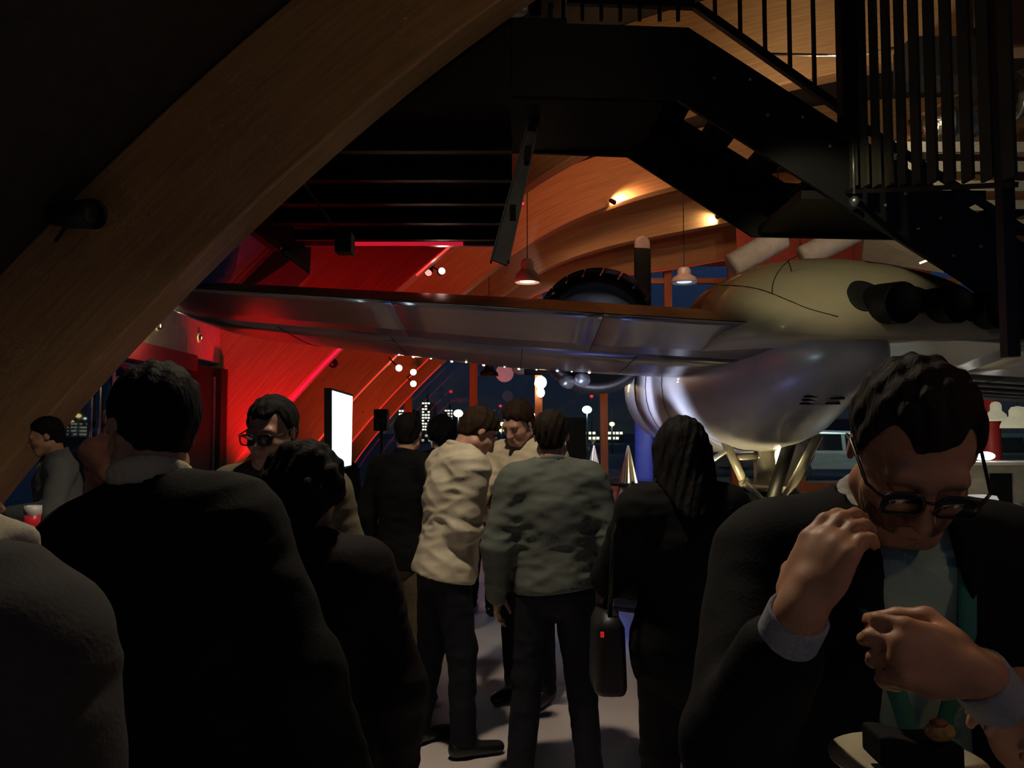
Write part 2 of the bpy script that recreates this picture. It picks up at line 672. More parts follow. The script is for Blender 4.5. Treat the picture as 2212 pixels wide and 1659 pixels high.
# ------------------------------------------------------------------ glass end wall
GY = 22.1
xs = [-4.6 + 1.775 * i for i in range(15)]
for i, x in enumerate(xs):
    zt = inner_z(x) + 0.3 if x > -4.2 else 1.2
    mb = MB()
    mb.box((x, GY, zt / 2), (0.2 if i else 0.16, 0.26, zt))
    o = mb.build('trim_%d' % (i + 2), M_POST)
    uv_planar(o, lambda co, n: (co.z, co.x + co.y))
    tag(o, kind='structure')
for i in range(len(xs) - 1):
    x0, x1 = xs[i] + 0.1, xs[i + 1] - 0.1
    za, zb = max(inner_z(x0), 0.3) + 0.3, max(inner_z(x1), 0.3) + 0.3
    mb = MB()
    mb.prism([(x0, 0.0), (x1, 0.0), (x1, zb), (x0, za)], 'Y', GY - 0.01, GY + 0.01)
    o = tag(mb.build('window_%d' % (i + 2), M_GLASS), kind='structure')
    # transoms high up where the photograph shows them
    if i >= 4:
        mb = MB()
        for zz in (5.75, 6.25):
            if zz < min(za, zb):
                mb.box(((x0 + x1) / 2, GY, zz), (x1 - x0, 0.16, 0.14))
        if mb.v:
            t = mb.build('transom', M_POST, parent=o)
            uv_planar(t, lambda co, n: (co.x, co.z))
    mb = MB()
    mb.box(((x0 + x1) / 2, GY, 0.12), (x1 - x0, 0.18, 0.24))
    t = mb.build('sill', M_POST, parent=o)
    uv_planar(t, lambda co, n: (co.x, co.z))

# ------------------------------------------------------------------ gallery deck (black underside) and its parapet
DZ = 4.30
deck = empty('gallery_deck', (-1.5, 8.5, DZ), 'black mezzanine gallery deck with dark underside above the wing', 'gallery')
mb = MB()
mb.prism([(-2.95, 6.45), (0.0, 6.45), (0.0, 11.1), (-2.95, 11.1)], 'Z', DZ, DZ + 0.18)
mb.build('deck_slab', M_BLACK, parent=deck)
mb = MB()
mb.box((-1.2, 6.50, 4.67), (3.3, 0.06, 0.72))
mb.build('parapet', M_BLACK, parent=deck)
mb = MB()
mb.box((-1.45, 11.08, DZ - 0.06), (2.9, 0.08, 0.10))
mb.build('edge_beam', M_STEEL, parent=deck)
mb = MB()
mb.box((-1.45, 11.03, DZ - 0.085), (1.55, 0.02, 0.05))
mb.build('glow_line', glow('deck_red_glow', (1.0, 0.02, 0.06), 0.45), parent=deck)  # emissive strip paints in the red washer light on the edge beam
for i in range(5):
    mb = MB()
    mb.box((-1.45, 7.2 + i * 0.85, DZ - 0.07), (2.9, 0.09, 0.14))
    mb.build('joist', M_BLACK, parent=deck)

# hanging steel channel that comes down beside the landing
M_STRUT = mat('weathered_strut_steel', (0.15, 0.17, 0.20), rough=0.45, metal=0.8, var=0.2)
hs = empty('steel_strut', P(1170, 150, 6.9), 'slanting grey steel channel hanging down from the dark landing', 'strut')
a0, a1 = P(1187, 132, 6.95), P(1082, 568, 6.75)
dirv = (a1 - a0).normalized()
mb = MB()
mb.loft([[a0 + Vector((-0.03, 0, 0)), a0 + Vector((0.02, 0, 0)), a0 + Vector((0.02, 0.05, 0)), a0 + Vector((-0.03, 0.05, 0))],
         [a1 + Vector((-0.075, 0, 0.03)), a1 + Vector((0.055, 0, -0.02)), a1 + Vector((0.055, 0.05, -0.02)), a1 + Vector((-0.075, 0.05, 0.03))]], smooth=False)
mb.build('web', M_STRUT, parent=hs)
for dx0, dx1 in ((-0.035, -0.085), (0.025, 0.065)):
    mb = MB()
    mb.bar(a0 + Vector((dx0, -0.02, 0)), a1 + Vector((dx1, -0.03, 0)), 0.012, 0.09, up=(0, 1, 0))
    mb.build('flange', M_STRUT, parent=hs)
mb = MB()
mb.tube([P(1190, 8, 6.85), P(1187, 132, 6.93)], 0.022, 10)
mb.build('hanger_rod', M_STEEL, parent=hs)
mb = MB()
mb.box(P(1163, 150, 6.9), (0.05, 0.05, 0.07))
mb.build('clamp', M_STEEL, parent=hs)
for q, (bx, by) in enumerate(((1137, 335), (1104, 462), (1088, 550))):
    mb = MB()
    mb.box(P(bx + 4, by, 6.83), (0.05, 0.09, 0.14))
    mb.build('bracket', M_BLACK, parent=hs)

# brace rod with a dark lamp box in the left of the gallery
br = empty('brace_rod', P(620, 345, 7.4), 'thin steel brace rod running down to a dark lamp box', 'rod')
mb = MB()
mb.tube([P(618, 340, 7.3), P(742, 520, 8.4)], 0.016, 8)
mb.build('rod', M_STEEL, parent=br)
mb = MB()
mb.tube([P(600, 358, 7.3), P(640, 420, 7.7)], 0.008, 8)
mb.build('cable', M_BLACK, parent=br)
mb = MB()
mb.box(P(745, 527, 8.4), (0.17, 0.2, 0.2))
mb.build('lamp_box', M_BLACK, parent=br)

# metal duct and posts over the landing, in the open well
dk = empty('ventilation_duct', P(1090, 0, 8.5), 'pale metal ventilation pipe above the landing at the top edge', 'duct')
for cx, rr in ((1062, 0.10), (1112, 0.13)):
    mb = MB()
    mb.tube([P(cx, 24, 7.9), P(cx, -160, 7.9)], rr, 18)
    mb.build('pipe', M_STEEL, parent=dk)
mb = MB()
mb.box(P(1156, -40, 7.8), (0.11, 0.11, 0.75))
mb.build('stand_pipe', M_BLACK, parent=dk)

# ------------------------------------------------------------------ stair
SY0, SY1 = 6.45, 7.67
stair = empty('staircase', (2.5, 7.0, 2.4), 'black steel staircase with open treads and railings at upper right', 'staircase')
# near stringer: straight plate
mb = MB()
sx0, sz0 = 1.44, 4.93
slope = 0.665
xe = 6.0
mb.prism([(0.0, 4.98), (sx0, sz0), (xe, sz0 - slope * (xe - sx0)), (xe, sz0 - slope * (xe - sx0) - 0.62), (sx0 - 0.1, sz0 - 0.60), (0.0, 4.36)], 'Y', SY0 - 0.02, SY0 + 0.02)
mb.build('stringer', M_BLACK, parent=stair)
# far stringer with the cranked lower edge
mb = MB()
mb.prism([(0.0, 4.86), (1.40, 4.80), (2.62, 4.02), (4.0, 3.95), (6.0, 2.45), (6.0, 1.75), (5.0, 2.50), (3.79, 3.47), (2.3, 3.50), (1.11, 4.28), (0.0, 4.32)], 'Y', SY1 - 0.02, SY1 + 0.02)
mb.build('stringer', M_BLACK, parent=stair)
mb = MB()
mb.box((0.62, (SY0 + SY1) / 2, 4.36), (1.24, SY1 - SY0 - 0.06, 0.08))
mb.build('landing_plate', M_BLACK, parent=stair)
mb = MB()
mb.box((3.1, (SY0 + SY1) / 2, 3.56), (1.5, SY1 - SY0 - 0.06, 0.07))
mb.build('landing_plate', M_BLACK, parent=stair)
# open treads
step_dx, step_dz = 0.385, 0.262
for k in range(4):
    cx = 1.42 + k * step_dx
    cz = 4.50 - k * step_dz
    tr = MB()
    tr.box((cx, (SY0 + SY1) / 2, cz), (0.30, SY1 - SY0 - 0.05, 0.035))
    t = tr.build('tread', M_BLACK, parent=stair)
    for j in range(7):
        nb = MB()
        nb.box((cx - 0.13 + j * 0.043, (SY0 + SY1) / 2, cz - 0.03), (0.008, SY1 - SY0 - 0.06, 0.03))
        nb.build('grating_bar', M_BLACK, parent=t)
for k in range(5):
    cx = 4.0 + k * 0.385
    cz = 3.42 - k * 0.262
    tr = MB()
    tr.box((cx, (SY0 + SY1) / 2, cz), (0.33, SY1 - SY0 - 0.05, 0.04))
    tr.build('tread', M_BLACK, parent=stair)
# bolts on the near stringer
for (bx, by) in ((1543, 168), (1620, 171), (1658, 248), (1734, 252), (1793, 316), (1890, 373), (1956, 418), (1984, 493), (2030, 470), (2118, 532), (2058, 552), (1913, 443)):
    c = P(bx, by, SY0 - 0.03)
    mb = MB()
    mb.lathe([(0, 0.02), (0.016, 0.016), (0.019, 0.0)], 10, Matrix.Translation(c) @ Matrix.Rotation(PI / 2, 4, 'X'))
    mb.build('bolt', M_STEEL, parent=stair)
# main hand rail and balusters on the far side of the flight
M_RAIL = mat('dark_painted_rail', (0.03, 0.026, 0.022), rough=0.45, metal=0.3)
ra, rb = P(1500, 12, SY1), P(1815, 235, SY1)
rail_dir = (rb - ra)
mb = MB()
mb.bar(P(1225, 2, SY1), ra, 0.07, 0.07)
mb.bar(ra, rb + rail_dir * 0.1, 0.07, 0.075)
mb.build('handrail', M_RAIL, parent=stair)
for px in (1217, 1258, 1299, 1340, 1382, 1425, 1465, 1545, 1599, 1652, 1705, 1757):
    if px < 1500:
        z0, z1 = P(px, 45, SY1).z, P(px, 3, SY1).z + 0.6
    else:
        f = (px - 1500) / 315.0
        z0, z1 = ra.z + (rb.z - ra.z) * f, 5.9
    x = P(px, 60, SY1).x
    mb = MB()
    mb.box((x, SY1, (z0 + z1) / 2), (0.034, 0.034, z1 - z0))
    mb.build('baluster', M_RAIL, parent=stair)
# upper hand rail high above (carries the balusters)
mb = MB()
mb.bar((0.3, SY1, 5.93), (3.2, SY1, 5.93), 0.06, 0.06)
mb.build('handrail', M_RAIL, parent=stair)
# thin chrome rail behind the balusters
mb = MB()
mb.tube([P(1660, 117, 9.0), P(1850, 121, 9.0), P(1950, 100, 9.0)], 0.018, 8)
mb.build('wire_rail', M_STEEL, parent=stair)
# bottom rail over the near stringer, carried on short stubs
mb = MB()
q0, q1 = Vector((2.7, SY0, sz0 - slope * (2.7 - sx0) + 0.12)), Vector((6.0, SY0, sz0 - slope * (6.0 - sx0) + 0.12))
mb.bar(q0, q1, 0.05, 0.05)
mb.build('bottom_rail', M_RAIL, parent=stair)
for k in range(12):
    x = 2.74 + k * 0.29
    mb = MB()
    mb.box((x, SY0, sz0 - slope * (x - sx0) + 0.05), (0.09, 0.05, 0.14))
    mb.build('rail_stub', M_RAIL, parent=stair)
# the heavy newel post with its rod and ball
post = MB()
px_, = (1835,)
c = P(px_, 0, 6.25)
post.box((c.x, 6.25, (3.95 + 6.0) / 2), (0.19, 0.12, 2.05))
np_ = post.build('newel_post', M_BLACK, parent=stair)
mb = MB()
mb.tube([(c.x, 6.25, 3.96), (c.x, 6.25, 3.5)], 0.012, 8)
mb.build('rod', M_STEEL, parent=np_)
mb = MB()
mb.sphere((c.x, 6.25, 3.44), 0.042, 12, 8)
mb.build('ball', M_STEEL, parent=np_)

# railing of vertical flats that runs towards the camera on the right
rl = empty('slat_railing', (2.7, 5.2, 3.5), 'tall dark railing of upright steel flats at top right', 'railing')
XR = 2.7
M_FLAT = mat('olive_dark_steel', (0.055, 0.052, 0.032), rough=0.6, metal=0.1)
ypos = []
for k in range(-1, 11):
    inv = (1.3113 - 0.0417 * (k - 0.5)) * 1e-3
    y = XR * FPX * inv
    ypos.append(y)
    mb = MB()
    ztop = CAM_Z + 0.60 * y
    zbot = 3.62 - (ypos[0] - y) * 0.28
    mb.box((XR, y, (ztop + zbot) / 2), (0.018, 0.115, ztop - zbot))
    mb.build('upright', M_FLAT, parent=rl)
mb = MB()
y0, y1 = ypos[0] + 0.05, ypos[-1] - 0.05
mb.bar((XR, y0, 3.60), (XR, y1, 3.60 - (y0 - y1) * 0.28), 0.03, 0.03)
mb.build('bottom_rail', M_BLACK, parent=rl)
mb = MB()
mb.box((XR + 0.03, 4.42, 3.6), (0.07, 0.07, 3.1))
mb.build('post', M_BLACK, parent=rl)

# things seen through that railing: a dark hanging box, a lit louvred screen, bright duct
hb = empty('hanging_box', P(2040, 140, 10), 'dark wide box hanging behind the slat railing', 'box')
mb = MB()
mb.box(P(2040, 140, 10), (1.05, 0.5, 0.5))
mb.build('body', M_BLACK, parent=hb)
for sx in (-0.4, 0.4):
    mb = MB()
    c = P(2040, 140, 10)
    mb.tube([(c.x + sx, c.y, c.z + 0.2), (c.x + sx, c.y, c.z + 1.5)], 0.012, 8)
    mb.build('hanger', M_BLACK, parent=hb)
sc = empty('louvre_screen', P(2100, 400, 9.5), 'pale louvred screen of horizontal slats behind the railing', 'screen')
M_LOUV = mat('pale_louvre', (0.34, 0.32, 0.24), rough=0.6)
for k in range(5):
    a = P(1925, 318 + k * 42, 9.5)
    b = P(2250, 318 + k * 42, 9.5)
    mb = MB()
    mb.bar(a, b, 0.03, 0.125)
    mb.build('slat', M_LOUV, parent=sc)
for px in (1930, 2245):
    mb = MB()
    mb.bar(P(px, 300, 9.53), P(px, 505, 9.53), 0.05, 0.04, up=(0, 1, 0))
    mb.build('stile', M_BLACK, parent=sc)
du = empty('foil_duct', P(2080, 255, 11), 'shiny foil-wrapped air duct glinting behind the railing', 'duct')
M_FOIL = mat('crumpled_foil', (0.75, 0.70, 0.55), rough=0.22, metal=1.0, bump=0.9, bscale=7, var=0.1)
mb = MB()
mb.tube([P(1985, 300, 11), P(2060, 262, 11), P(2120, 232, 11), P(2240, 190, 11)], [0.30, 0.33, 0.33, 0.3], 24)
mb.build('pipe', M_FOIL, parent=du)
for f in (0.2, 0.5, 0.8):
    a = P(1985 + 255 * f, 300 - 110 * f, 11)
    mb = MB()
    mb.tube([a - Vector((0.03, 0, -0.012)), a + Vector((0.03, 0, 0.012))], 0.345, 24)
    mb.build('clamp_ring', M_STEEL, parent=du)

# above the cream hump: dark red wall panels, pale fabric air tubes and a lit cream panel
rw = empty('red_wall_panel', P(1700, 600, 17.5), 'dark red wall panelling above the cream engine hump', 'panel')
for px0, px1 in ((1590, 1725), (1728, 1860), (1863, 2010)):
    a, b = P(px0, 430, 17.5), P(px1, 640, 17.5)
    mb = MB()
    mb.box(((a.x + b.x) / 2, 17.5, (a.z + b.z) / 2), (b.x - a.x, 0.08, a.z - b.z))
    mb.build('panel', mat('dark_red_panel', (0.30, 0.05, 0.035), rough=0.7), parent=rw)
cp = empty('cream_panel', P(1930, 560, 14.0), 'lit cream ceiling sail over the engine hump at right', 'panel')
mb = MB()
q = [P(1868, 500, 13.0), P(2010, 500, 13.0), P(2040, 590, 14.5), P(1862, 562, 14.5)]
mb.add(q + [v + Vector((0, 0.03, 0.03)) for v in q], [(0, 1, 2, 3), (7, 6, 5, 4), (0, 4, 5, 1), (1, 5, 6, 2), (2, 6, 7, 3), (3, 7, 4, 0)])
mb.build('sail', mat('cream_sail', (0.66, 0.55, 0.36), rough=0.7), parent=cp)
mb = MB()
mb.bar(P(1988, 568, 12.9), P(2015, 558, 12.9), 0.05, 0.03)
mb.build('tube_lamp', glow('warm_tube', (1.0, 0.85, 0.5), 3.0), parent=cp)
M_FAB = mat('ribbed_white_fabric', (0.52, 0.48, 0.44), rough=0.8, bump=0.5, bscale=14)
for (x0, y0, x1, y1, rr, lb) in ((1580, 575, 1690, 512, 0.20, 'ribbed pale fabric air tube nearest the propeller'), (1735, 556, 1850, 498, 0.19, 'second ribbed pale fabric air tube over the hump')):
    a, b = P(x0, y0, 13.4), P(x1, y1, 13.4)
    d = b - a
    root = empty('air_tube', a, lb, 'duct')
    mb = MB()
    mb.tube([a + d * (k / 24.0) for k in range(25)], [rr * (1.0 + 0.05 * (k % 2)) for k in range(25)], 22)
    mb.build('tube', M_FAB, parent=root)
    mb = MB()
    mb.tube([b - d * 0.06 + Vector((0, 0, 0.1)), b - d * 0.06 + Vector((0, 0, 1.6))], 0.01, 6)
    mb.build('hanger', M_BLACK, parent=root)

# ================================================================== THE AIRCRAFT
plane = empty('airplane', (2.85, 9.5, 0.0), 'old propeller airplane parked in the hall, wing across the picture', 'airplane')
WY = 6.62      # trailing edge distance


def wing_pt(x, t, side):
    """t: 0 nose .. 1 trailing edge; side +1 upper, -1 lower"""
    c = 4.6 + 0.25 * min(x, 0.0)
    th = 0.174 + 0.008 * min(x, 0.0)
    tip = max(0.0, (-2.75 - x) / 0.75)
    if tip > 0:
        k = math.sqrt(max(0.0, 1 - min(tip, 0.999) ** 2))
    else:
        k = 1.0
    zt = 2.655 - 0.062 * x
    zl = zt + 0.22
    yt = 5 * th * (0.2969 * math.sqrt(t) - 0.126 * t - 0.3516 * t * t + 0.2843 * t ** 3 - 0.1036 * t ** 4)
    # chord shrinks towards the mid line at the tip
    tt = 0.45 + (t - 0.45) * (0.35 + 0.65 * k)
    y = WY + c * (1 - tt)
    z = zl + (zt - zl) * tt + side * yt * c * (0.15 + 0.85 * k)
    return Vector((x, y, z))


T_GAP = 0.70
XS = [-3.5, -3.48, -3.42, -3.32, -3.15, -2.95, -2.75, -2.4, -1.9, -1.3, -0.65, 0.0, 0.65, 1.3, 1.95, 2.6, 3.3, 4.0, 4.8, 5.6, 6.6]
tf = [0, 0.004, 0.012, 0.03, 0.06, 0.1, 0.16, 0.24, 0.34, 0.45, 0.57, T_GAP]
rings = []
for x in XS:
    ring = [wing_pt(x, t, 1) for t in reversed(tf)] + [wing_pt(x, t, -1) for t in tf[1:]]
    rings.append(ring)
mb = MB()
mb.loft(rings)
wing = mb.build('wing', M_ALU, parent=plane)
# control surfaces behind the gap: aileron, two flaps, inner flap
tr_ = [T_GAP + 0.008, 0.78, 0.85, 0.92, 0.965, 0.995]
M_FLAPU = mat('olive_worn_wing_paint', (0.30, 0.24, 0.13), rough=0.38, metal=0.35, var=0.2, scale=3)
segs = [('aileron', -3.3, -1.006), ('flap', -1.0, 0.757), ('flap', 0.763, 2.557), ('flap', 2.563, 4.407), ('flap', 4.413, 6.6)]
for nm, xa, xb in segs:
    n = 8
    rings = []
    for i in range(n + 1):
        x = xa + (xb - xa) * i / n
        rings.append([wing_pt(x, t, 1) for t in reversed(tr_)] + [wing_pt(x, t, -1) for t in tr_])
    mb = MB()
    mb.loft(rings)
    mb.build(nm, M_ALU, parent=plane)
    # painted upper skin, a millimetre proud
    rings = []
    for i in range(n + 1):
        x = xa + (xb - xa) * i / n
        top = [wing_pt(x, t, 1) + Vector((0, 0, 0.003)) for t in tr_]
        rings.append(top)
    mb = MB()
    mb.loft(rings, close=False, cap=False)
    mb.build('upper_skin', M_FLAPU, parent=plane)
rings = []
for x in XS[4:]:
    rings.append([wing_pt(x, t, 1) + Vector((0, 0, 0.003)) for t in (0.16, 0.24, 0.34, 0.45, 0.57, T_GAP)])
mb = MB()
mb.loft(rings, close=False, cap=False)
mb.build('upper_skin', M_FLAPU, parent=plane)
# skin seams and rivet strips under the wing
for x in (-2.3, -1.2, 0.1, 1.25, 3.9, 4.9):
    for (t0, t1) in ((0.08, 0.68),):
        pts = [wing_pt(x, t0 + (t1 - t0) * k / 8, -1) + Vector((0, 0, -0.002)) for k in range(9)]
        mb = MB()
        mb.tube(pts, 0.003, 6)
        mb.build('skin_seam', M_DARKM, parent=wing)
# stringers on the corrugated inner wing at the right
for k, t in enumerate((0.10, 0.17, 0.24, 0.31, 0.38, 0.45, 0.53, 0.61)):
    pts = [wing_pt(x, t, -1) + Vector((0, 0, -0.008)) for x in (3.7, 4.4, 5.2, 6.0, 6.5)]
    mb = MB()
    mb.tube(pts, 0.022, 8)
    mb.build('stringer', M_ALU, parent=wing)


# nacelle below the wing (carries the undercarriage)
def nac_ring(y, cx, zb, zt, w, n=36, p=2.2):
    out = []
    zc, rz = (zb + zt) / 2, (zt - zb) / 2
    for k in range(n):
        a = 2 * PI * k / n
        ca, sa = math.cos(a), math.sin(a)
        out.append(Vector((cx + w * math.copysign(abs(ca) ** (2 / p), ca), y, zc + rz * math.copysign(abs(sa) ** (2 / p), sa))))
    return out


NCX = 2.85
NST = [(6.66, NCX + 0.1, 2.30, 2.46, 0.10), (6.75, NCX + 0.08, 2.18, 2.50, 0.22), (6.95, NCX + 0.05, 2.04, 2.60, 0.36), (7.4, NCX, 1.86, 2.85, 0.46),
       (8.0, NCX, 1.68, 2.95, 0.60), (8.6, NCX, 1.52, 3.0, 0.74), (9.3, NCX, 1.42, 3.05, 0.87), (10.2, NCX, 1.36, 3.1, 0.96), (11.2, NCX, 1.35, 3.15, 1.0),
       (12.2, NCX, 1.38, 3.2, 1.0)]
mb = MB()
mb.loft([nac_ring(*s) for s in NST])
nac = mb.build('nacelle', M_NAC, parent=plane)
# engine cowl: ring with a rolled lip
mb = MB()
CST = [(12.23, NCX, 1.37, 3.21, 1.01), (12.8, NCX, 1.37, 3.22, 1.015), (13.3, NCX, 1.40, 3.2, 1.0), (13.52, NCX, 1.46, 3.14, 0.95), (13.58, NCX, 1.54, 3.06, 0.88), (13.5, NCX, 1.6, 3.0, 0.83), (13.2, NCX, 1.62, 2.98, 0.81)]
mb.loft([nac_ring(*s, p=2.05) for s in CST], cap=False)
cowl = mb.build('engine_cowl', M_NAC, parent=plane)
mb = MB()
mb.loft([nac_ring(*s, p=2.05) for s in [(13.15, NCX, 1.6, 3.0, 0.82), (13.2, NCX, 1.6, 3.0, 0.82)]])
mb.build('engine_face', M_DARKM, parent=cowl)
# cowl bands
for yy in (12.21, 11.2, 10.2):
    st = min(NST, key=lambda s: abs(s[0] - yy))
    mb = MB()
    mb.loft([nac_ring(yy - 0.02, NCX, st[2] - 0.008, st[3], st[4] + 0.008), nac_ring(yy + 0.02, NCX, st[2] - 0.008, st[3], st[4] + 0.008)], cap=False)
    mb.build('cowl_band', M_ALU, parent=nac)


from mathutils.bvhtree import BVHTree


def cast(o, px, py):
    """where the line of sight of a photo pixel meets the skin of o: (point, normal)"""
    t = BVHTree.FromPolygons([v.co for v in o.data.vertices], [tuple(p.vertices) for p in o.data.polygons])
    a = Vector((0, 0, CAM_Z))
    hit = t.ray_cast(a, (P(px, py, 5.0) - a).normalized())
    if hit[0] is None:
        return P(px, py, 6.8), Vector((0, -1, 0))
    n = hit[1]
    return hit[0], (n if n.y < 0 else -n)


def nac_surface(px, py):
    """march a camera ray to the nacelle loft (for details that sit on its skin)"""
    for i in range(900):
        Y = 6.4 + i * 0.008
        p = P(px, py, Y)
        for a, b in zip(NST[:-1], NST[1:]):
            if a[0] <= Y <= b[0]:
                f = (Y - a[0]) / (b[0] - a[0])
                s = [a[k] + (b[k] - a[k]) * f for k in range(5)]
                zc, rz = (s[2] + s[3]) / 2, (s[3] - s[2]) / 2
                if abs((p.x - s[1]) / s[4]) ** 2.2 + abs((p.z - zc) / rz) ** 2.2 <= 1:
                    return p
    return None


for (vx, vy) in ((1752, 857), (1747, 864), (1742, 872), (1808, 861), (1798, 872)):
    q = nac_surface(vx, vy)
    if q:
        mb = MB()
        mb.box(q + Vector((0, -0.01, 0)), (0.125, 0.03, 0.016))
        mb.build('vent_slot', M_DARKM, parent=nac)

# upper nacelle fairing: cream hump over the wing with the exhaust pipes
UCX = 3.0
UST = [(6.42, 0.80, 2.60), (6.5, 0.98, 2.74), (6.65, 1.10, 2.90), (6.9, 1.18, 3.06), (7.2, 1.21, 3.17), (7.7, 1.2, 3.30), (8.4, 1.15, 3.42), (9.2, 1.08, 3.47), (10.2, 1.0, 3.42), (11.5, 0.98, 3.32), (12.2, 1.0, 3.22)]


def up_ring(y, w, zt, n=28):
    out = []
    zb = 2.40 if y < 9 else 2.6
    for k in range(n + 1):
        a = PI * k / n
        ca, sa = math.cos(a), math.sin(a)
        out.append(Vector((UCX + w * math.copysign(abs(ca) ** 0.92, ca), y, zb + (zt - zb) * abs(sa) ** 0.86)))
    return out


mb = MB()
mb.loft([up_ring(*s) for s in UST])
up = mb.build('nacelle_hump', M_CREAMP, parent=plane)


M_PORT = mat('black_exhaust_port', (0.004, 0.004, 0.004), rough=0.7, var=0.2)
for i, (hx, hy, ex_, ey_, rr, sc_) in enumerate(((1872, 640, 1920, 660, 0.165, 1.0), (1990, 648, 2036, 664, 0.145, 0.85), (2095, 668, 2125, 676, 0.15, 0.8))):
    s0, n0 = cast(up, hx, hy)
    q = n0.to_track_quat('Z', 'Y').to_matrix().to_4x4()
    # dark teardrop recess let into the skin
    mb = MB()
    rows = []
    for (f, hgt) in ((1.0, -0.03), (1.0, 0.012), (0.93, 0.016), (0.5, 0.012), (0.05, 0.010)):
        ring = []
        for k in range(28):
            a_ = 2 * PI * k / 28
            x = math.cos(a_) * 0.15 * sc_ * f
            z = math.sin(a_) * 0.175 * sc_ * f * (1.0 - 0.25 * math.cos(a_))
            w = Vector((x, 0, z))
            # project the outline on to the tangent plane
            w = w - n0 * w.dot(n0)
            ring.append(s0 + w + n0 * hgt)
        rows.append(ring)
    mb.loft(rows)
    mb.build('exhaust_recess', M_PORT, parent=plane)
    e0, n1 = cast(up, ex_, ey_)
    M = Matrix.Translation(e0 + Vector((0.0, -0.13, 0.0))) @ Vector((0.22, -1, -0.10)).to_track_quat('Z', 'Y').to_matrix().to_4x4()
    mb = MB()
    mb.lathe([(rr * 0.85, -0.45), (rr, -0.2), (rr, 0.07), (rr * 0.97, 0.08), (rr * 0.90, 0.07), (rr * 0.88, 0.045), (0.0, 0.035)], 26, M)
    mb.build('exhaust_pipe', M_DARKM, parent=plane)
# panel seams over the hump, lying on the skin
for pts in ([(1545, 616), (1600, 618), (1650, 628), (1700, 648), (1750, 668), (1810, 684)], [(1668, 634), (1670, 612), (1680, 590), (1698, 568), (1722, 552)]):
    fine = catmull(pts, 5)
    mb = MB()
    mb.tube([h_ + n_ * 0.002 for h_, n_ in (cast(up, *p) for p in fine)], 0.004, 6)
    mb.build('panel_seam', M_DARKM, parent=up)

# propeller
prop = MB()
HX, HY, HZ = 2.27, 13.95, 2.75
prop.lathe([(0, 0.45), (0.08, 0.42), (0.15, 0.3), (0.19, 0.1), (0.2, -0.35)], 20, Matrix.Translation((HX, HY, HZ)) @ Matrix.Rotation(-PI / 2, 4, 'X'))
hub = prop.build('propeller_hub', M_STEEL, parent=plane)
M_BLADE = mat('black_propeller_paint', (0.010, 0.016, 0.020), rough=0.8, spec=0.1)
M_TIP = mat('grey_blade_tip', (0.30, 0.30, 0.33), rough=0.5)


def blade(ang, r0, r1, material, rnd):
    mb = MB()
    rings = []
    N = 12
    for i in range(N + 1):
        f = i / N
        r = r0 + (r1 - r0) * f
        w = 0.19 - 0.04 * (r / 2.28)
        if rnd and f > 0.3:
            q = (f - 0.3) / 0.7
            w *= math.sqrt(max(0.004, 1 - q ** 2.4))
        tw = R(32 - 20 * r / 2.28)
        ring = []
        for k in range(12):
            a = 2 * PI * k / 12
            x, y = w * math.cos(a), 0.03 * math.sin(a)
            ring.append((x * math.cos(tw) - y * math.sin(tw), x * math.sin(tw) + y * math.cos(tw), r))
        rings.append(ring)
    M = Matrix.Translation((HX, HY, HZ)) @ Matrix.Rotation(ang, 4, 'Y')
    mb.loft([[M @ Vector(p) for p in ring] for ring in rings])
    return mb.build('propeller_blade' if not rnd else 'blade_tip', material, parent=plane if not rnd else None)


M_BLUEB = mat('blue_lit_blade', (0.05, 0.08, 0.42), rough=0.45)  # blue light put into the colour of the lower blade
for k in range(4):
    b_ = blade(k * PI / 2, 0.15, 2.06, M_BLADE if k != 2 else M_BLUEB, False)
    t_ = blade(k * PI / 2, 2.06, 2.28, M_TIP, True)
    t_.parent = b_
    t_.matrix_parent_inverse = Matrix.Identity(4)

# dark round cowling of the neighbouring engine, its panels folded open
ec = P(1287, 700, 12.4)
M = Matrix.Translation((ec.x, 12.4, 3.12)) @ Matrix.Rotation(PI / 2, 4, 'X')
mb = MB()
mb.lathe([(0.80, -0.9), (0.90, -0.4), (0.92, 0.0), (0.88, 0.18), (0.80, 0.22), (0.74, 0.1), (0.72, -0.3), (0, -0.35)], 40, M)
c2 = mb.build('engine_cowl', M_DARKM, parent=plane)
M_PANEL = mat('mauve_grey_panel', (0.28, 0.24, 0.27), rough=0.5, metal=0.2)
for k in range(7):
    a0, a1 = R(35 + 17 * k), R(35 + 17 * k + 15)
    ring0, ring1 = [], []
    mb = MB()
    rows = []
    for q in range(5):
        a = a0 + (a1 - a0) * q / 4
        rows.append([(ec.x + 0.925 * math.cos(a), 12.0, 3.12 + 0.925 * math.sin(a)), (ec.x + 0.96 * math.cos(a), 12.0, 3.12 + 0.96 * math.sin(a)),
                     (ec.x + 0.96 * math.cos(a), 12.5, 3.12 + 0.96 * math.sin(a)), (ec.x + 0.925 * math.cos(a), 12.5, 3.12 + 0.925 * math.sin(a))])
    mb.loft(rows)
    mb.build('cowl_panel', M_PANEL if k < 3 else M_DARKM, parent=c2)

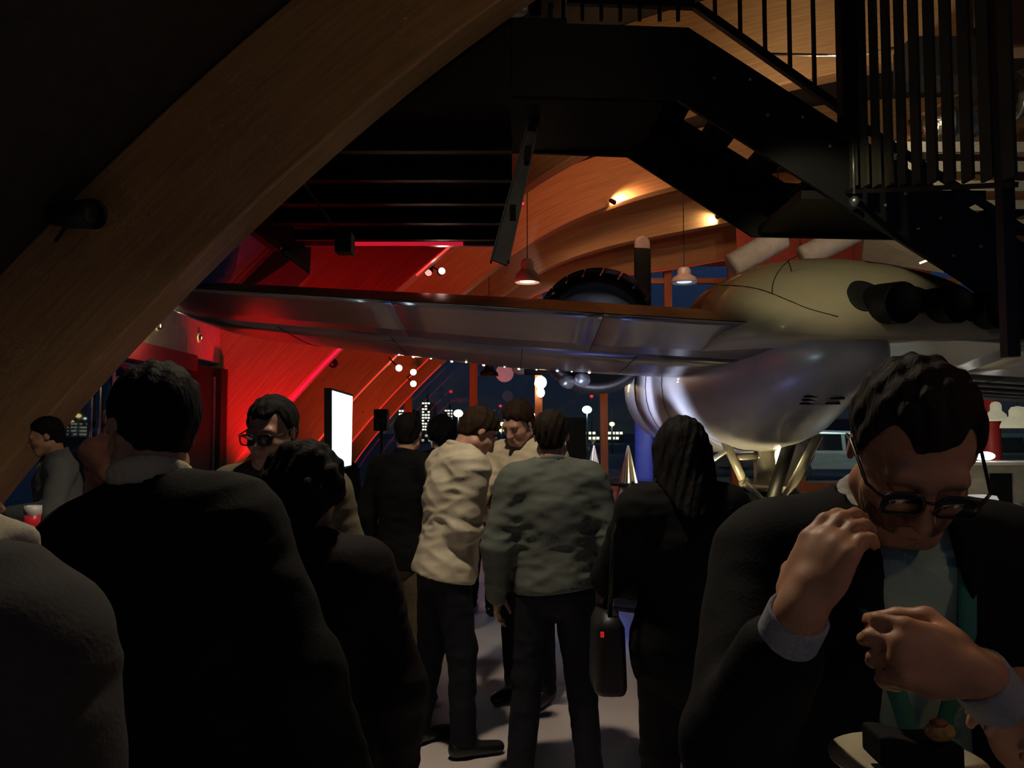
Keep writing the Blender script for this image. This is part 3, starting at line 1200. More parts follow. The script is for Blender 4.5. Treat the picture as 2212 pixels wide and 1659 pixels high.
# undercarriage
GX, GYY = 2.95, 9.5
mb = MB()
mb.tube([(GX, GYY, 1.75), (GX, GYY, 0.98)], 0.125, 24)
strut = mb.build('gear_strut', M_GEAR, parent=plane)
mb = MB()
mb.tube([(GX, GYY, 1.0), (GX, GYY, 0.52)], 0.085, 20)
mb.build('oleo_piston', mat('chromed_oleo', (0.8, 0.78, 0.7), rough=0.12, metal=1.0, var=0.05), parent=strut)
for zz in (0.98, 1.45):
    mb = MB()
    mb.lathe([(0.125, -0.04), (0.16, -0.03), (0.16, 0.03), (0.125, 0.04)], 24, Matrix.Translation((GX, GYY, zz)))
    mb.build('collar', M_GEAR, parent=strut)
for sx in (-0.27, 0.27):
    M = Matrix.Translation((GX + sx, GYY, 0.5)) @ Matrix.Rotation(PI / 2, 4, 'Y')
    mb = MB()
    mb.lathe([(0.24, -0.10), (0.42, -0.12), (0.49, -0.07), (0.5, 0.0), (0.49, 0.07), (0.42, 0.12), (0.24, 0.10)], 32, M)
    wh = mb.build('wheel', M_RUB, parent=plane)
    mb = MB()
    mb.lathe([(0.0, -0.09), (0.2, -0.09), (0.245, -0.1), (0.245, 0.1), (0.2, 0.09), (0.0, 0.09)], 28, M)
    mb.build('rim', M_GEAR, parent=wh)
mb = MB()
mb.tube([(GX - 0.3, GYY, 0.5), (GX + 0.3, GYY, 0.5)], 0.06, 14)
mb.build('axle', M_STEEL, parent=strut)
for (a, b, r, y0, y1) in (((1562, 945), (1608, 1042), 0.05, 9.35, 9.35), ((1716, 925), (1664, 1090), 0.075, 9.15, 9.2), ((1768, 940), (1692, 1088), 0.055, 9.5, 9.3),
                          ((1585, 990), (1640, 985), 0.035, 9.35, 9.45), ((1530, 1000), (1638, 925), 0.03, 9.3, 9.45), ((1608, 1042), (1650, 1085), 0.04, 9.3, 9.3)):
    mb = MB()
    mb.tube([P(a[0], a[1], y0), P(b[0], b[1], y1)], r, 14)
    br_ = mb.build('brace', M_GEAR if r < 0.07 else M_DARKM, parent=plane)
    mb = MB()
    mb.sphere(P(b[0], b[1], y1), r * 1.35, 12, 8)
    mb.build('knuckle', M_GEAR, parent=br_)
# gear doors: pale sheets hanging either side
M_DOOR = mat('pale_gear_door', (0.62, 0.60, 0.62), rough=0.5)
for poly, y in ((((1722, 925), (1765, 920), (1760, 985), (1735, 1035), (1690, 1050), (1700, 1000)), 9.65), (((1668, 950), (1695, 945), (1692, 1035), (1668, 1050)), 9.9)):
    mb = MB()
    n = len(poly)
    vv = [P(p[0], p[1], y + 0.1 * math.sin(i)) for i, p in enumerate(poly)]
    vv2 = [v + Vector((0.004, 0.03, 0)) for v in vv]
    ff = [tuple(range(n)), tuple(range(2 * n - 1, n - 1, -1))] + [(k, n + k, n + (k + 1) % n, (k + 1) % n) for k in range(n)]
    mb.add(vv + vv2, ff)
    mb.build('gear_door', M_DOOR, parent=plane)
# small round landing light under the wing
ll = P(1446, 735, 7.75)
q = wing_pt(ll.x, 0.745, -1)
mb = MB()
mb.lathe([(0.0, -0.02), (0.04, -0.02), (0.05, 0.0), (0.05, 0.03)], 18, Matrix.Translation((ll.x, ll.y, ll.z)))
lt = mb.build('landing_light', glow('landing_lens', (1.0, 0.85, 0.6), 6.0), parent=plane)

# row of glowing studs painting in light reflections along the wing's leading edge
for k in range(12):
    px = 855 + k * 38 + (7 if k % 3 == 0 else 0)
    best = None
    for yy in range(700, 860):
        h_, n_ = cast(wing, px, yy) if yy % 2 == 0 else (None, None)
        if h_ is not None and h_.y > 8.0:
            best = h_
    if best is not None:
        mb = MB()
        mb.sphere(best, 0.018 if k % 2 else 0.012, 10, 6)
        mb.build('edge_glint', glow('edge_glint_warm' if k % 3 else 'edge_glint_cool', (1.0, 0.8, 0.5) if k % 3 else (0.6, 0.75, 1.0), 4.0), parent=wing)

# ================================================================== LAMPS
def spot_fixture(name, label, loc, target, power, col, r=0.06, L=0.16, spot=70, lens=6.0, group=None, blend=0.6, mount=None, body=None, size=None):
    root = empty(name, loc, label, 'lamp', group)
    loc = Vector(loc)
    d = (Vector(target) - loc).normalized()
    M = Matrix.Translation(loc) @ d.to_track_quat('Z', 'Y').to_matrix().to_4x4()
    mb = MB()
    mb.lathe([(0, -L), (r * 0.7, -L), (r * 0.9, -L * 0.7), (r, 0), (r * 0.93, 0.0), (r * 0.85, -0.02)], 18, M)
    mb.build('lamp_can', body or M_BLACK, parent=root)
    mb = MB()
    mb.lathe([(0, -0.012), (r * 0.86, -0.012), (r * 0.86, -0.022)], 16, M)
    mb.build('lens', glow('%s_lens_%.2f_%.2f_%.2f_%.1f' % (name, col[0], col[1], col[2], lens), col, lens), parent=root)
    if mount is not None:
        mb = MB()
        mb.tube([loc - d * (L * 0.5), Vector(mount)], 0.012, 8)
        mb.build('bracket', M_BLACK, parent=root)
    if power:
        add_light('light', 'SPOT', loc + d * 0.02, power, col, root, target, size=size or r * 0.8, spot=spot, blend=blend)
    return root


def bell_pendant(label, loc, r, h, power, col, cord=1.0, lens=5.0, material=None, group=None):
    """pendant: small cap, bell shade, bulb disc; loc = centre of the open rim"""
    root = empty('pendant_lamp', loc, label, 'lamp', group)
    T = Matrix.Translation(loc)
    mb = MB()
    mb.lathe([(r * 0.93, 0.005), (r, 0), (r * 0.99, h * 0.12), (r * 0.86, h * 0.34), (r * 0.55, h * 0.5), (r * 0.5, h * 0.55), (r * 0.5, h * 0.8), (r * 0.36, h * 0.95), (0.01, h)], 28, T)
    mb.lathe([(r * 0.93, 0.005), (r * 0.8, h * 0.33), (r * 0.5, h * 0.48), (0, h * 0.5)], 28, T)
    mb.build('shade', material or M_WHITE, parent=root)
    mb = MB()
    mb.lathe([(0, 0.02), (r * 0.55, 0.02), (r * 0.55, 0.05), (0, 0.06)], 20, T)
    mb.build('bulb', glow('bulb_%.2f_%.2f_%.1f' % (col[1], col[2], lens), col, lens), parent=root)
    mb = MB()
    mb.tube([Vector(loc) + Vector((0, 0, h)), Vector(loc) + Vector((0, 0, h + cord))], 0.008, 6)
    mb.build('cord', M_BLACK, parent=root)
    if power:
        add_light('light', 'SPOT', Vector(loc) + Vector((0, 0, 0.01)), power, col, root, Vector(loc) - Vector((0, 0, 1)), size=r * 0.5, spot=150, blend=0.8)
    return root


# red wall washers standing on the floor at the foot of the arches
def floor_washer(label, loc, target, power, col=RED, spot=100):
    root = empty('floor_washer', loc, label, 'lamp', 'red floor washers')
    loc = Vector(loc)
    d = (Vector(target) - loc).normalized()
    M = Matrix.Translation(loc + Vector((0, 0, 0.16))) @ d.to_track_quat('Z', 'Y').to_matrix().to_4x4()
    mb = MB()
    mb.lathe([(0, -0.13), (0.08, -0.13), (0.1, -0.02), (0.11, 0.03), (0.095, 0.03), (0.09, 0.0)], 20, M)
    mb.build('lamp_can', M_BLACK, parent=root)
    mb = MB()
    mb.lathe([(0, 0.005), (0.088, 0.005), (0.088, 0.0)], 18, M)
    mb.build('lens', glow('washer_lens_%.2f' % col[1], col, 6.0), parent=root)
    mb = MB()
    mb.box(loc + Vector((0, 0, 0.015)), (0.22, 0.22, 0.03))
    for sx in (-1, 1):
        mb.box(loc + Vector((sx * 0.115, 0, 0.09)), (0.012, 0.05, 0.15))
    mb.build('yoke', M_BLACK, parent=root)
    add_light('light', 'SPOT', loc + Vector((0, 0, 0.16)) + d * 0.05, power, col, root, target, size=0.08, spot=spot, blend=0.7)
    return root


floor_washer('red uplight on the floor by the black door frame', (-3.05, 10.6, 0), (-2.95, 11.4, 2.3), 520, col=(1.0, 0.003, 0.02), spot=84)
floor_washer('red uplight on the floor below the second arch', (-2.6, 12.9, 0), (-2.1, 15.3, 3.0), 170, col=(1.0, 0.07, 0.03), spot=100)
floor_washer('red uplight on the floor below the third arch', (-2.7, 16.6, 0), (-2.2, 18.8, 3.0), 150, col=(1.0, 0.09, 0.03), spot=100)
floor_washer('red uplight on the floor below the farthest arch', (-2.9, 19.6, 0), (-2.6, 21.4, 2.4), 40, col=(1.0, 0.06, 0.03), spot=100)


floor_washer('added unseen floor lamp behind the men in shirts, brightening the nacelle', (0.35, 7.7, 0), (2.0, 11.3, 1.95), 1700, col=(0.70, 0.74, 1.0), spot=52)  # added fill light for the near side of the nacelle


# light lines let into the arch soffits
def led_line(Y, z0, z1, w, material, label):
    INNER = arch_curve(round(Y - 0.06, 2))
    inn = offset_curve(INNER, -0.012)
    idx = [i for i, p in enumerate(INNER[:len(INNER) // 2]) if z0 <= p[1] <= z1]
    rows = []
    for i in idx:
        a, b = INNER[i], inn[i]
        rows.append([(a[0], Y, a[1]), (b[0], Y, b[1]), (b[0], Y + w, b[1]), (a[0], Y + w, a[1])])
    mb = MB()
    mb.loft(rows, smooth=False)
    return mb.build('glow_line', material, parent=arches[ARCH_Y.index(round(Y - 0.06, 2))])


led_line(11.46, 1.5, 3.1, 0.10, glow('pink_red_led', (1.0, 0.01, 0.10), 0.9), 'pink glowing light line under the red arch')
led_line(11.46, 3.75, 5.1, 0.09, glow('dull_red_led', (1.0, 0.05, 0.05), 1.0), 'red light line under the upper part of the red arch')
led_line(15.36, 0.9, 3.3, 0.10, glow('orange_red_led', (1.0, 0.07, 0.04), 0.75), 'orange-red light line under the third arch')
led_line(18.86, 0.6, 3.4, 0.09, glow('red_led', (1.0, 0.04, 0.04), 0.6), 'red light line under the fourth arch')
led_line(21.46, 0.5, 3.6, 0.08, glow('red_led', (1.0, 0.04, 0.04), 0.6), 'red light line under the farthest arch')
led_line(21.46, 3.9, 7.1, 0.08, glow('dim_red_led', (1.0, 0.08, 0.05), 0.16), 'dim red light line high under the farthest arch')

# spots clamped to the arches
sp = 'spots clamped to the arches'
spot_fixture('arch_spot', 'lit spot on the second arch above the wing, left of its pair', P(925, 590, 11.9), P(900, 640, 11.2), 4, (1.0, 0.25, 0.2), lens=2.0, group=sp, mount=P(918, 566, 11.9))
spot_fixture('arch_spot', 'lit spot on the second arch above the wing, right of its pair', P(955, 585, 11.9), P(985, 560, 11.0), 6, (1.0, 0.6, 0.5), lens=3.0, group=sp, mount=P(930, 574, 11.9))
spot_fixture('arch_spot', 'glaring spot on the third arch just under the wing edge', P(862, 795, 15.0), P(905, 800, 12.0), 8, WARM, r=0.07, lens=16, group=sp, mount=P(840, 772, 15.2))
spot_fixture('arch_spot', 'upper glaring spot of the pair hanging on the fourth arch', P(893, 804, 18.3), P(930, 815, 14.0), 8, WARM, r=0.08, lens=16, group=sp, mount=P(880, 815, 18.6))
spot_fixture('arch_spot', 'lower glaring spot of the pair hanging on the fourth arch', P(893, 829, 18.3), P(930, 850, 14.0), 8, WARM, r=0.08, lens=16, group=sp, mount=P(880, 815, 18.6))
spot_fixture('arch_spot', 'small bright lamp on the underside of the third arch high up', P(1327, 437, 15.15), P(1450, 500, 17.5), 190, (1.0, 0.5, 0.25), r=0.05, lens=14, group=sp, spot=120)
spot_fixture('arch_spot', 'small lamp on the underside of the fourth arch beside the stair', P(1548, 469, 18.65), P(1400, 560, 20.5), 30, WARM, r=0.06, lens=10, group=sp, spot=120)
spot_fixture('arch_spot', 'tiny red lamp on the third arch beside the steel strut', P(1129, 440, 15.1), P(1140, 520, 13.0), 0, RED, r=0.035, lens=3, group=sp)
spot_fixture('arch_spot', 'dark unlit spot on the third arch below the pink light line', P(720, 785, 12.1), P(760, 830, 11), 0, (0.02, 0.02, 0.02), r=0.07, lens=0.0, group=sp, mount=P(716, 766, 11.75))

# added spotlight that warms the far arches, out of sight behind the landing
spot_fixture('arch_fill_spot', 'added spotlight hidden behind the landing, brightening the orange arches', (2.1, 12.6, 6.2), (1.4, 17.2, 5.2), 95, (1.0, 0.34, 0.15), r=0.09, lens=1.0, spot=150, mount=(2.1, 13.1, 6.95))
spot_fixture('stair_fill_light', 'added hidden uplight behind the stair stringer, brightening the brown arch above', (3.3, 9.0, 4.75), (3.6, 11.4, 7.0), 130, (1.0, 0.62, 0.32), r=0.07, lens=1.0, spot=140, mount=(3.3, 9.0, 4.4))  # added light, hidden by the stringer, to lift the arch face
spot_fixture('unseen_fill_spot', 'added unseen spotlight overhead, brightening the cream engine hump', (1.3, 3.9, 4.15), (2.75, 7.2, 2.95), 130, (1.0, 0.86, 0.52), r=0.07, lens=2.0, spot=31, mount=(1.3, 3.9, 5.6))  # added out-of-view light for the hump
spot_fixture('unseen_fill_spot', 'added unseen spotlight overhead, brightening the near timber arch', (0.6, 3.2, 4.9), (-0.9, 6.0, 4.6), 10, (1.0, 0.66, 0.34), r=0.07, lens=2.0, spot=95, mount=(0.6, 3.2, 5.9))  # added out-of-view light for the near arch
spot_fixture('post_fill_lamp', 'added lamp hidden behind the newel post, brightening the pale louvres', P(1835, 170, 8.6), P(2110, 250, 10.5), 150, WARMW, r=0.06, lens=2.0, spot=150, mount=P(1835, 60, 8.6))  # added light behind the post for louvres, duct and arch
# stage spots at the wing's nose that throw cool light on the nacelle
for i, (a, b, l) in enumerate((((1229, 826, 10.2), 1, 'left of two glassy stage spots at the wing leading edge'), ((1262, 822, 10.3), 1, 'right of two glassy stage spots at the wing leading edge'))):
    spot_fixture('stage_spot', l, P(*a), (2.0, 12.2, 1.95), 130, (0.72, 0.72, 1.0), r=0.085, lens=1.2, group='stage spots by the nacelle', mount=P(a[0], a[1] - 40, a[2]), body=M_STEEL, spot=75)
spot_fixture('wing_spot', 'black spotlight fixed under the outer wing in the red light', P(688, 699, 8.4), P(688, 760, 8.6), 0, (0.02, 0.02, 0.02), r=0.06, L=0.12, lens=0, mount=P(688, 680, 8.4))
spot_fixture('wing_spot', 'dark spotlight with a pale bracket under the wing before the nacelle', P(1305, 772, 9.0), P(1330, 800, 9.5), 0, (0.02, 0.02, 0.02), r=0.045, L=0.12, lens=0, mount=P(1297, 745, 9.0), body=M_BLACK)
# near arch: black lamp on its back edge
spot_fixture('arch_lamp', 'black unlit lamp on the near arch at far left', P(205, 462, 5.75), P(300, 460, 5.6), 0, (0.02, 0.02, 0.02), r=0.11, L=0.42, lens=0, mount=P(120, 520, 6.0))

# pendants
bell_pendant('bell pendant lamp glowing just above the wing', P(1139, 611, 12.9), 0.21, 0.40, 30, WARM, cord=2.6, lens=7)
bell_pendant('dark bell pendant with a lit rim under the wing', P(1056, 812, 16.0), 0.19, 0.25, 12, WARMW, cord=3.2, lens=7, material=M_BLACK)
bell_pendant('white pendant beside the propeller above the cream hump', P(1478, 612, 14.5), 0.24, 0.30, 8, COOL, cord=2.8, lens=1.0)
# flat pink disc with a faint glow of its own by the window
mb = MB()
c = P(1090, 806, 16.5)
mb.lathe([(0, -0.012), (0.18, -0.012), (0.185, 0), (0.18, 0.012), (0, 0.012)], 32, Matrix.Translation(c) @ Matrix.Rotation(PI / 2, 4, 'X'))
r = tag(mb.build('pink_disc', mat('pink_glow_disc', (0.62, 0.38, 0.42), rough=0.5, emit=(0.6, 0.28, 0.33), estr=0.25)), 'pale pink round glowing disc below the wing edge', 'disc')
# work lamp in the wheel bay
spot_fixture('work_lamp', 'glaring work lamp in the wheel bay', P(1716, 933, 8.95), P(1640, 1010, 8.0), 70, WARMW, r=0.07, lens=30, mount=P(1716, 915, 9.2), spot=150)
add_l = add_light('light', 'POINT', P(1695, 985, 9.72), 70, (1.0, 0.86, 0.5), bpy.data.objects['work_lamp'], size=0.05)
floor_washer('added unseen floor lamp brightening the landing gear', (2.42, 8.75, 0), (2.95, 9.5, 1.3), 90, col=(1.0, 0.80, 0.42), spot=80)  # added fill light for the gear strut, hidden behind people
# floodlight on the glass wall post
fl = empty('floodlight', P(1168, 830, 21.9), 'glaring floodlight on the orange post of the end wall', 'lamp')
mb = MB()
mb.sphere(P(1168, 826, 21.8), (0.16, 0.12, 0.17), 16, 10)
mb.build('globe', glow('flood_globe', (1.0, 0.78, 0.45), 14), parent=fl)
mb = MB()
mb.sphere(P(1168, 848, 21.8), (0.11, 0.09, 0.13), 14, 8)
mb.build('lower_globe', glow('flood_globe', (1.0, 0.78, 0.45), 14), parent=fl)
mb = MB()
mb.box(P(1168, 838, 21.93), (0.1, 0.1, 0.5))
mb.build('bracket', M_BLACK, parent=fl)

# added unseen pendants, overhead and behind the camera, to light crowd and foreground
for (x, y, z, pw, cl, lb) in ((-0.3, 3.1, 4.1, 300, WARMW, 'added unseen pendant lighting the crowd'), (1.7, 0.25, 2.75, 15, (1.0, 0.58, 0.28), 'added unseen pendant lighting the man with glasses'), (-0.6, -1.9, 3.9, 20, (1.0, 0.72, 0.42), 'added unseen pendant light behind the camera')):
    bell_pendant(lb, (x, y, z), 0.2, 0.35, pw, cl, cord=1.2, lens=3)

# ================================================================== FURNITURE AND EQUIPMENT IN THE HALL
# tall screen on a stand, seen very obliquely
tv = empty('presentation_screen', P(735, 1000, 6.9) * 1.0, 'glowing white presentation screen turned almost edge on', 'screen')
tl, tr2 = P(716, 838, 6.55), P(762, 852, 7.25)
bl, br2 = P(716, 1019, 6.55), P(759, 1009, 7.25)
nrm = (tr2 - tl).cross(bl - tl).normalized()
if nrm.y > 0:
    nrm = -nrm
mb = MB()
vv = [tl, tr2, br2, bl]
bk = [v - nrm * 0.06 for v in vv]
mb.add(vv + bk, [(0, 1, 2, 3), (7, 6, 5, 4), (0, 4, 5, 1), (1, 5, 6, 2), (2, 6, 7, 3), (3, 7, 4, 0)])
mb.build('housing', M_BLACK, parent=tv)
cc = sum(vv, Vector()) / 4
sv = [cc + (v - cc) * 0.94 + nrm * 0.004 for v in vv]
sb = [v - nrm * 0.003 for v in sv]
mb = MB()
mb.add(sv + sb, [(0, 1, 2, 3), (7, 6, 5, 4), (0, 4, 5, 1), (1, 5, 6, 2), (2, 6, 7, 3), (3, 7, 4, 0)])
mb.build('display', glow('lit_display', (0.72, 0.92, 1.0), 3.2), parent=tv)
mb = MB()
bc = (bl + br2) / 2 - nrm * 0.08
mb.tube([(bc.x, bc.y, 0.03), (bc.x, bc.y, bc.z + 0.4)], 0.03, 12)
mb.build('stand_pole', M_BLACK, parent=tv)
mb = MB()
mb.lathe([(0, 0), (0.3, 0), (0.3, 0.02), (0.05, 0.035), (0, 0.035)], 28, Matrix.Translation((bc.x, bc.y, 0)))
mb.build('stand_base', M_BLACK, parent=tv)

# black monitor back, and loudspeaker on a stand
mo = empty('monitor', P(1228, 1000, 7.2), 'black monitor on a stand behind the man in the grey shirt', 'monitor')
a, b = P(1190, 902, 7.2), P(1266, 1010, 7.2)
mb = MB()
mb.box(((a.x + b.x) / 2, 7.2, (a.z + b.z) / 2), (b.x - a.x, 0.05, a.z - b.z))
mb.build('housing', M_BLACK, parent=mo, bevel=0.008)
mb = MB()
mb.tube([((a.x + b.x) / 2, 7.25, 0.02), ((a.x + b.x) / 2, 7.25, b.z + 0.2)], 0.025, 10)
mb.lathe([(0, 0), (0.25, 0), (0.25, 0.02), (0, 0.03)], 24, Matrix.Translation(((a.x + b.x) / 2, 7.25, 0)))
mb.build('stand', M_BLACK, parent=mo)
lsx = P(824, 930, 9.0)
ls = empty('loudspeaker', (lsx.x, 9.0, 0), 'black loudspeaker on a tripod before the red arches', 'loudspeaker')
mb = MB()
mb.box((lsx.x, 9.0, lsx.z + 0.115), (0.15, 0.17, 0.24))
sp_ = mb.build('cabinet', M_BLACK, parent=ls, bevel=0.01)
mb = MB()
mb.lathe([(0, 0.006), (0.05, 0.006), (0.055, 0)], 18, Matrix.Translation((lsx.x, 8.914, lsx.z + 0.1)) @ Matrix.Rotation(PI / 2, 4, 'X'))
mb.build('driver', M_DARKM, parent=sp_)
mb = MB()
mb.tube([(lsx.x, 9.0, lsx.z), (lsx.x, 9.0, 0.35)], 0.018, 8)
mb.build('pole', M_BLACK, parent=ls)
for k in range(3):
    a_ = k * 2 * PI / 3
    mb = MB()
    mb.tube([(lsx.x, 9.0, 0.6), (lsx.x + 0.4 * math.cos(a_), 9.0 + 0.4 * math.sin(a_), 0.012)], 0.012, 8)
    mb.build('leg', M_BLACK, parent=ls)

# cone tables: slim pleated cones pushed up through round black table tops
M_CONE = mat('satin_metal_cone', (0.80, 0.70, 0.55), rough=0.25, metal=0.75, var=0.06)


def cone_table(label, px, Y):
    tip = P(px, 962, Y)
    root = empty('cone_table', (tip.x, Y, 0), label, 'table', 'cone tables')
    mb = MB()
    rows = []
    for f in (0.0, 0.25, 0.5, 0.75, 1.0):
        ring = []
        r_ = 0.33 + (0.012 - 0.33) * f
        for k in range(32):
            a_ = 2 * PI * k / 32
            rr = r_ * (1.0 + (0.05 if k % 2 else -0.05))
            ring.append((tip.x + rr * math.cos(a_), Y + rr * math.sin(a_), 0.0 + tip.z * f))
        rows.append(ring)
    mb.loft(rows, smooth=False)
    mb.build('cone', M_CONE, parent=root)
    mb = MB()
    mb.lathe([(0.11, 0), (0.40, 0), (0.41, 0.012), (0.40, 0.025), (0.11, 0.025), (0.11, 0)], 40, Matrix.Translation((tip.x, Y, 0.92)))
    mb.build('table_top', M_BLACK, parent=root)
    return root


cone_table('cone table nearer the white-shirted men, left of two', 1283, 12.2)
cone_table('cone table by the blue-lit propeller blade, right of two', 1357, 11.0)


# upholstered armchairs
def armchair(label, x, y, rz, material, w=0.8, h=0.86):
    root = empty('armchair', (0, 0, 0), label, 'chair', 'lounge armchairs')

    def soft(c, s, r_=0.06, nm='cushion', curve=0.0):
        mb = MB()
        n = 10
        rows = []
        for i in range(n + 1):
            f = i / n
            zz = c[2] - s[2] / 2 + s[2] * f
            ins = r_ * (1 - math.sqrt(max(0, 1 - (abs(f - 0.5) * 2) ** 4)))
            ring = []
            for k in range(28):
                a_ = 2 * PI * k / 28
                ca, sa = math.cos(a_), math.sin(a_)
                xx = (s[0] / 2 - ins) * math.copysign(abs(ca) ** 0.45, ca)
                yy = (s[1] / 2 - ins) * math.copysign(abs(sa) ** 0.45, sa)
                ring.append((c[0] + xx, c[1] + yy - curve * (xx / s[0]) ** 2 * 4 + (curve * 0.5), zz))
            rows.append(ring)
        mb.loft(rows)
        return mb.build(nm, material, parent=root)
    soft((0, -0.02, 0.33), (w * 0.7, 0.6, 0.2), nm='seat')
    soft((0, 0.28, 0.58), (w * 0.96, 0.17, 0.58), r_=0.09, nm='backrest', curve=0.14)
    for sx in (-1, 1):
        soft((sx * w * 0.43, 0.0, 0.42), (0.15, 0.66, 0.42), nm='armrest')
    for sx in (-1, 1):
        for sy in (-1, 1):
            mb = MB()
            mb.tube([(sx * w * 0.38, sy * 0.26, 0.24), (sx * w * 0.4, sy * 0.29, 0.0)], [0.022, 0.014], 8)
            mb.build('leg', M_BLACK, parent=root)
    root.location = (x, y, 0)
    root.rotation_euler = (0, 0, rz)
    return root


ac = [(1318, 8.9, 200, M_BLUE, 'blue armchair with rounded back right of the grey shirt'),
      (1378, 6.6, 150, M_NAVY, 'dark blue armchair behind the long-haired woman on her left'),
      (1568, 8.2, 190, M_BLUE, 'blue armchair by the landing gear strut'),
      (1748, 7.2, 175, M_NAVY, 'dark armchair right of the landing gear'),
      (1848, 8.5, 185, M_NAVY, 'dark armchair just left of the man with glasses')]
for px, Y, rz, m_, lb in ac:
    armchair(lb, (px - 1106) / FPX * Y, Y, R(rz), m_)

# high bar table at the left with the red-lit drink on it
tx = P(106, 1142, 4.0)
tx = tx - Vector((0.0, 0, 0))
bt = empty('bar_table', (tx.x, 3.72, 0), 'tall round bar table at the far left edge', 'table')
mb = MB()
mb.lathe([(0, 0), (0.24, 0), (0.25, 0.012), (0.24, 0.025), (0, 0.025)], 36, Matrix.Translation((tx.x, 3.72, tx.z - 0.025)))
mb.build('table_top', M_BLACK, parent=bt)
mb = MB()
mb.tube([(tx.x, 3.72, 0.03), (tx.x, 3.72, tx.z - 0.02)], 0.03, 12)
mb.build('pole', M_STEEL, parent=bt)
mb = MB()
mb.lathe([(0, 0), (0.22, 0), (0.22, 0.015), (0.04, 0.03), (0, 0.03)], 30, Matrix.Translation((tx.x, 3.72, 0)))
mb.build('base', M_BLACK, parent=bt)
dr = empty('drink_cup', (tx.x, 3.86, tx.z), 'small red drink cup with a pale rim at the left', 'cup')
T = Matrix.Translation((tx.x, 3.86, tx.z))
mb = MB()
mb.lathe([(0, 0.0), (0.026, 0.0), (0.036, 0.085), (0.033, 0.085), (0.024, 0.006), (0, 0.006)], 20, T)
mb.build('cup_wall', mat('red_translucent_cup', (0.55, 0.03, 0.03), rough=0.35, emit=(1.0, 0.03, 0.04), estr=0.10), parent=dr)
mb = MB()
mb.lathe([(0.0365, 0.083), (0.039, 0.095), (0.038, 0.125), (0.034, 0.125), (0.034, 0.085)], 20, T)
mb.build('cup_rim', M_WHITE, parent=dr)
mb = MB()
mb.sphere((tx.x, 3.836, tx.z + 0.012), 0.008, 10, 6)
mb.build('glow_dot', glow('red_dot', (1.0, 0.05, 0.05), 5), parent=dr)

# bar counter and kitchen lights at the right
bar = empty('bar_counter', P(2150, 1000, 13.0), 'pale lit bar counter in the background at far right', 'counter')
M_BARW = mat('pale_laminate', (0.62, 0.60, 0.50), rough=0.4)
a = P(2050, 1005, 13)
mb = MB()
mb.box((a.x + 1.2, 13.2, 0.55), (2.6, 0.6, 1.1))
mb.build('body', M_BARW, parent=bar)
mb = MB()
mb.box((a.x + 1.2, 13.1, 1.13), (2.8, 0.8, 0.05))
mb.build('worktop', M_WHITE, parent=bar)
for k in range(2):
    mb = MB()
    mb.box((a.x + 0.75 + k * 0.7, 12.89, 0.72), (0.34, 0.03, 0.5))
    mb.build('opening', M_BLACK, parent=bar)
rc = empty('red_column', P(2142, 1000, 14.2), 'round red column behind the bar at far right', 'column')
mb = MB()
x_ = P(2142, 950, 14.2).x
mb.tube([(x_, 14.2, 0), (x_, 14.2, 2.75)], 0.15, 24)
mb.build('shaft', mat('red_column_paint', (0.45, 0.03, 0.03), rough=0.5), parent=rc)
mb = MB()
mb.box((x_, 14.2, 0.05), (0.4, 0.4, 0.1))
mb.build('foot', M_BLACK, parent=rc)
for px, py, Y, r_, pw, lb in ((2152, 909, 12.6, 0.16, 10, 'smaller white pendant over the bar beside the red column'), (2200, 925, 11.0, 0.22, 12, 'big cream pendant over the bar at the right edge')):
    bell_pendant(lb, P(px, py, Y), r_, 0.3, pw, (1.0, 0.93, 0.78), cord=2.5, lens=5, material=mat('cream_lamp_shade', (0.7, 0.66, 0.5), rough=0.4, emit=(0.9, 0.85, 0.6), estr=0.25))


def globe_lamp(label, px, py, Y, s):
    c = P(px, py, Y)
    root = empty('counter_lamp', c, label, 'lamp', 'lamps on the bar')
    mb = MB()
    mb.sphere(c, s, 18, 10)
    mb.build('shade', glow('white_globe', (1.0, 0.98, 0.9), 3.0), parent=root)
    mb = MB()
    mb.tube([c - Vector((0, 0, s[2] * 0.9)), (c.x, c.y, 1.155)], 0.02, 10)
    mb.lathe([(0, 0), (0.07, 0), (0.07, 0.02), (0, 0.025)], 18, Matrix.Translation((c.x, c.y, 1.155)))
    mb.build('foot', M_STEEL, parent=root)
    add_light('light', 'POINT', c + Vector((0, -0.02, s[2] + 0.12)), 6, (1.0, 0.95, 0.82), root, size=0.1)


globe_lamp('glowing white lamp on the bar behind the ear of the man with glasses', 2126, 985, 12.95, (0.17, 0.1, 0.07))
# white tub with light put in as emission, small glasses, on a side table
st = empty('side_table', P(2140, 1110, 6.0), 'low pale side table holding dishes at the right', 'table')
c = P(2160, 1112, 6.0)
mb = MB()
mb.box((c.x, 6.0, c.z - 0.02), (0.75, 0.5, 0.04))
mb.build('table_top', M_BARW, parent=st)
for sx in (-0.33, 0.33):
    for sy in (-0.2, 0.2):
        mb = MB()
        mb.tube([(c.x + sx, 6.0 + sy, 0), (c.x + sx, 6.0 + sy, c.z - 0.03)], 0.018, 8)
        mb.build('leg', M_STEEL, parent=st)
mb = MB()
q = P(2117, 1068, 5.95)
mb.loft([[(q.x + s_ * ca * 0.11, 5.95 + s_ * sa * 0.08, z_) for ca, sa in [(math.copysign(abs(math.cos(t)) ** 0.5, math.cos(t)), math.copysign(abs(math.sin(t)) ** 0.5, math.sin(t))) for t in [2 * PI * k / 24 for k in range(24)]]]
         for s_, z_ in ((0.85, c.z), (1.0, c.z + 0.03), (1.0, c.z + 0.12), (0.9, c.z + 0.145), (0.4, c.z + 0.15))])
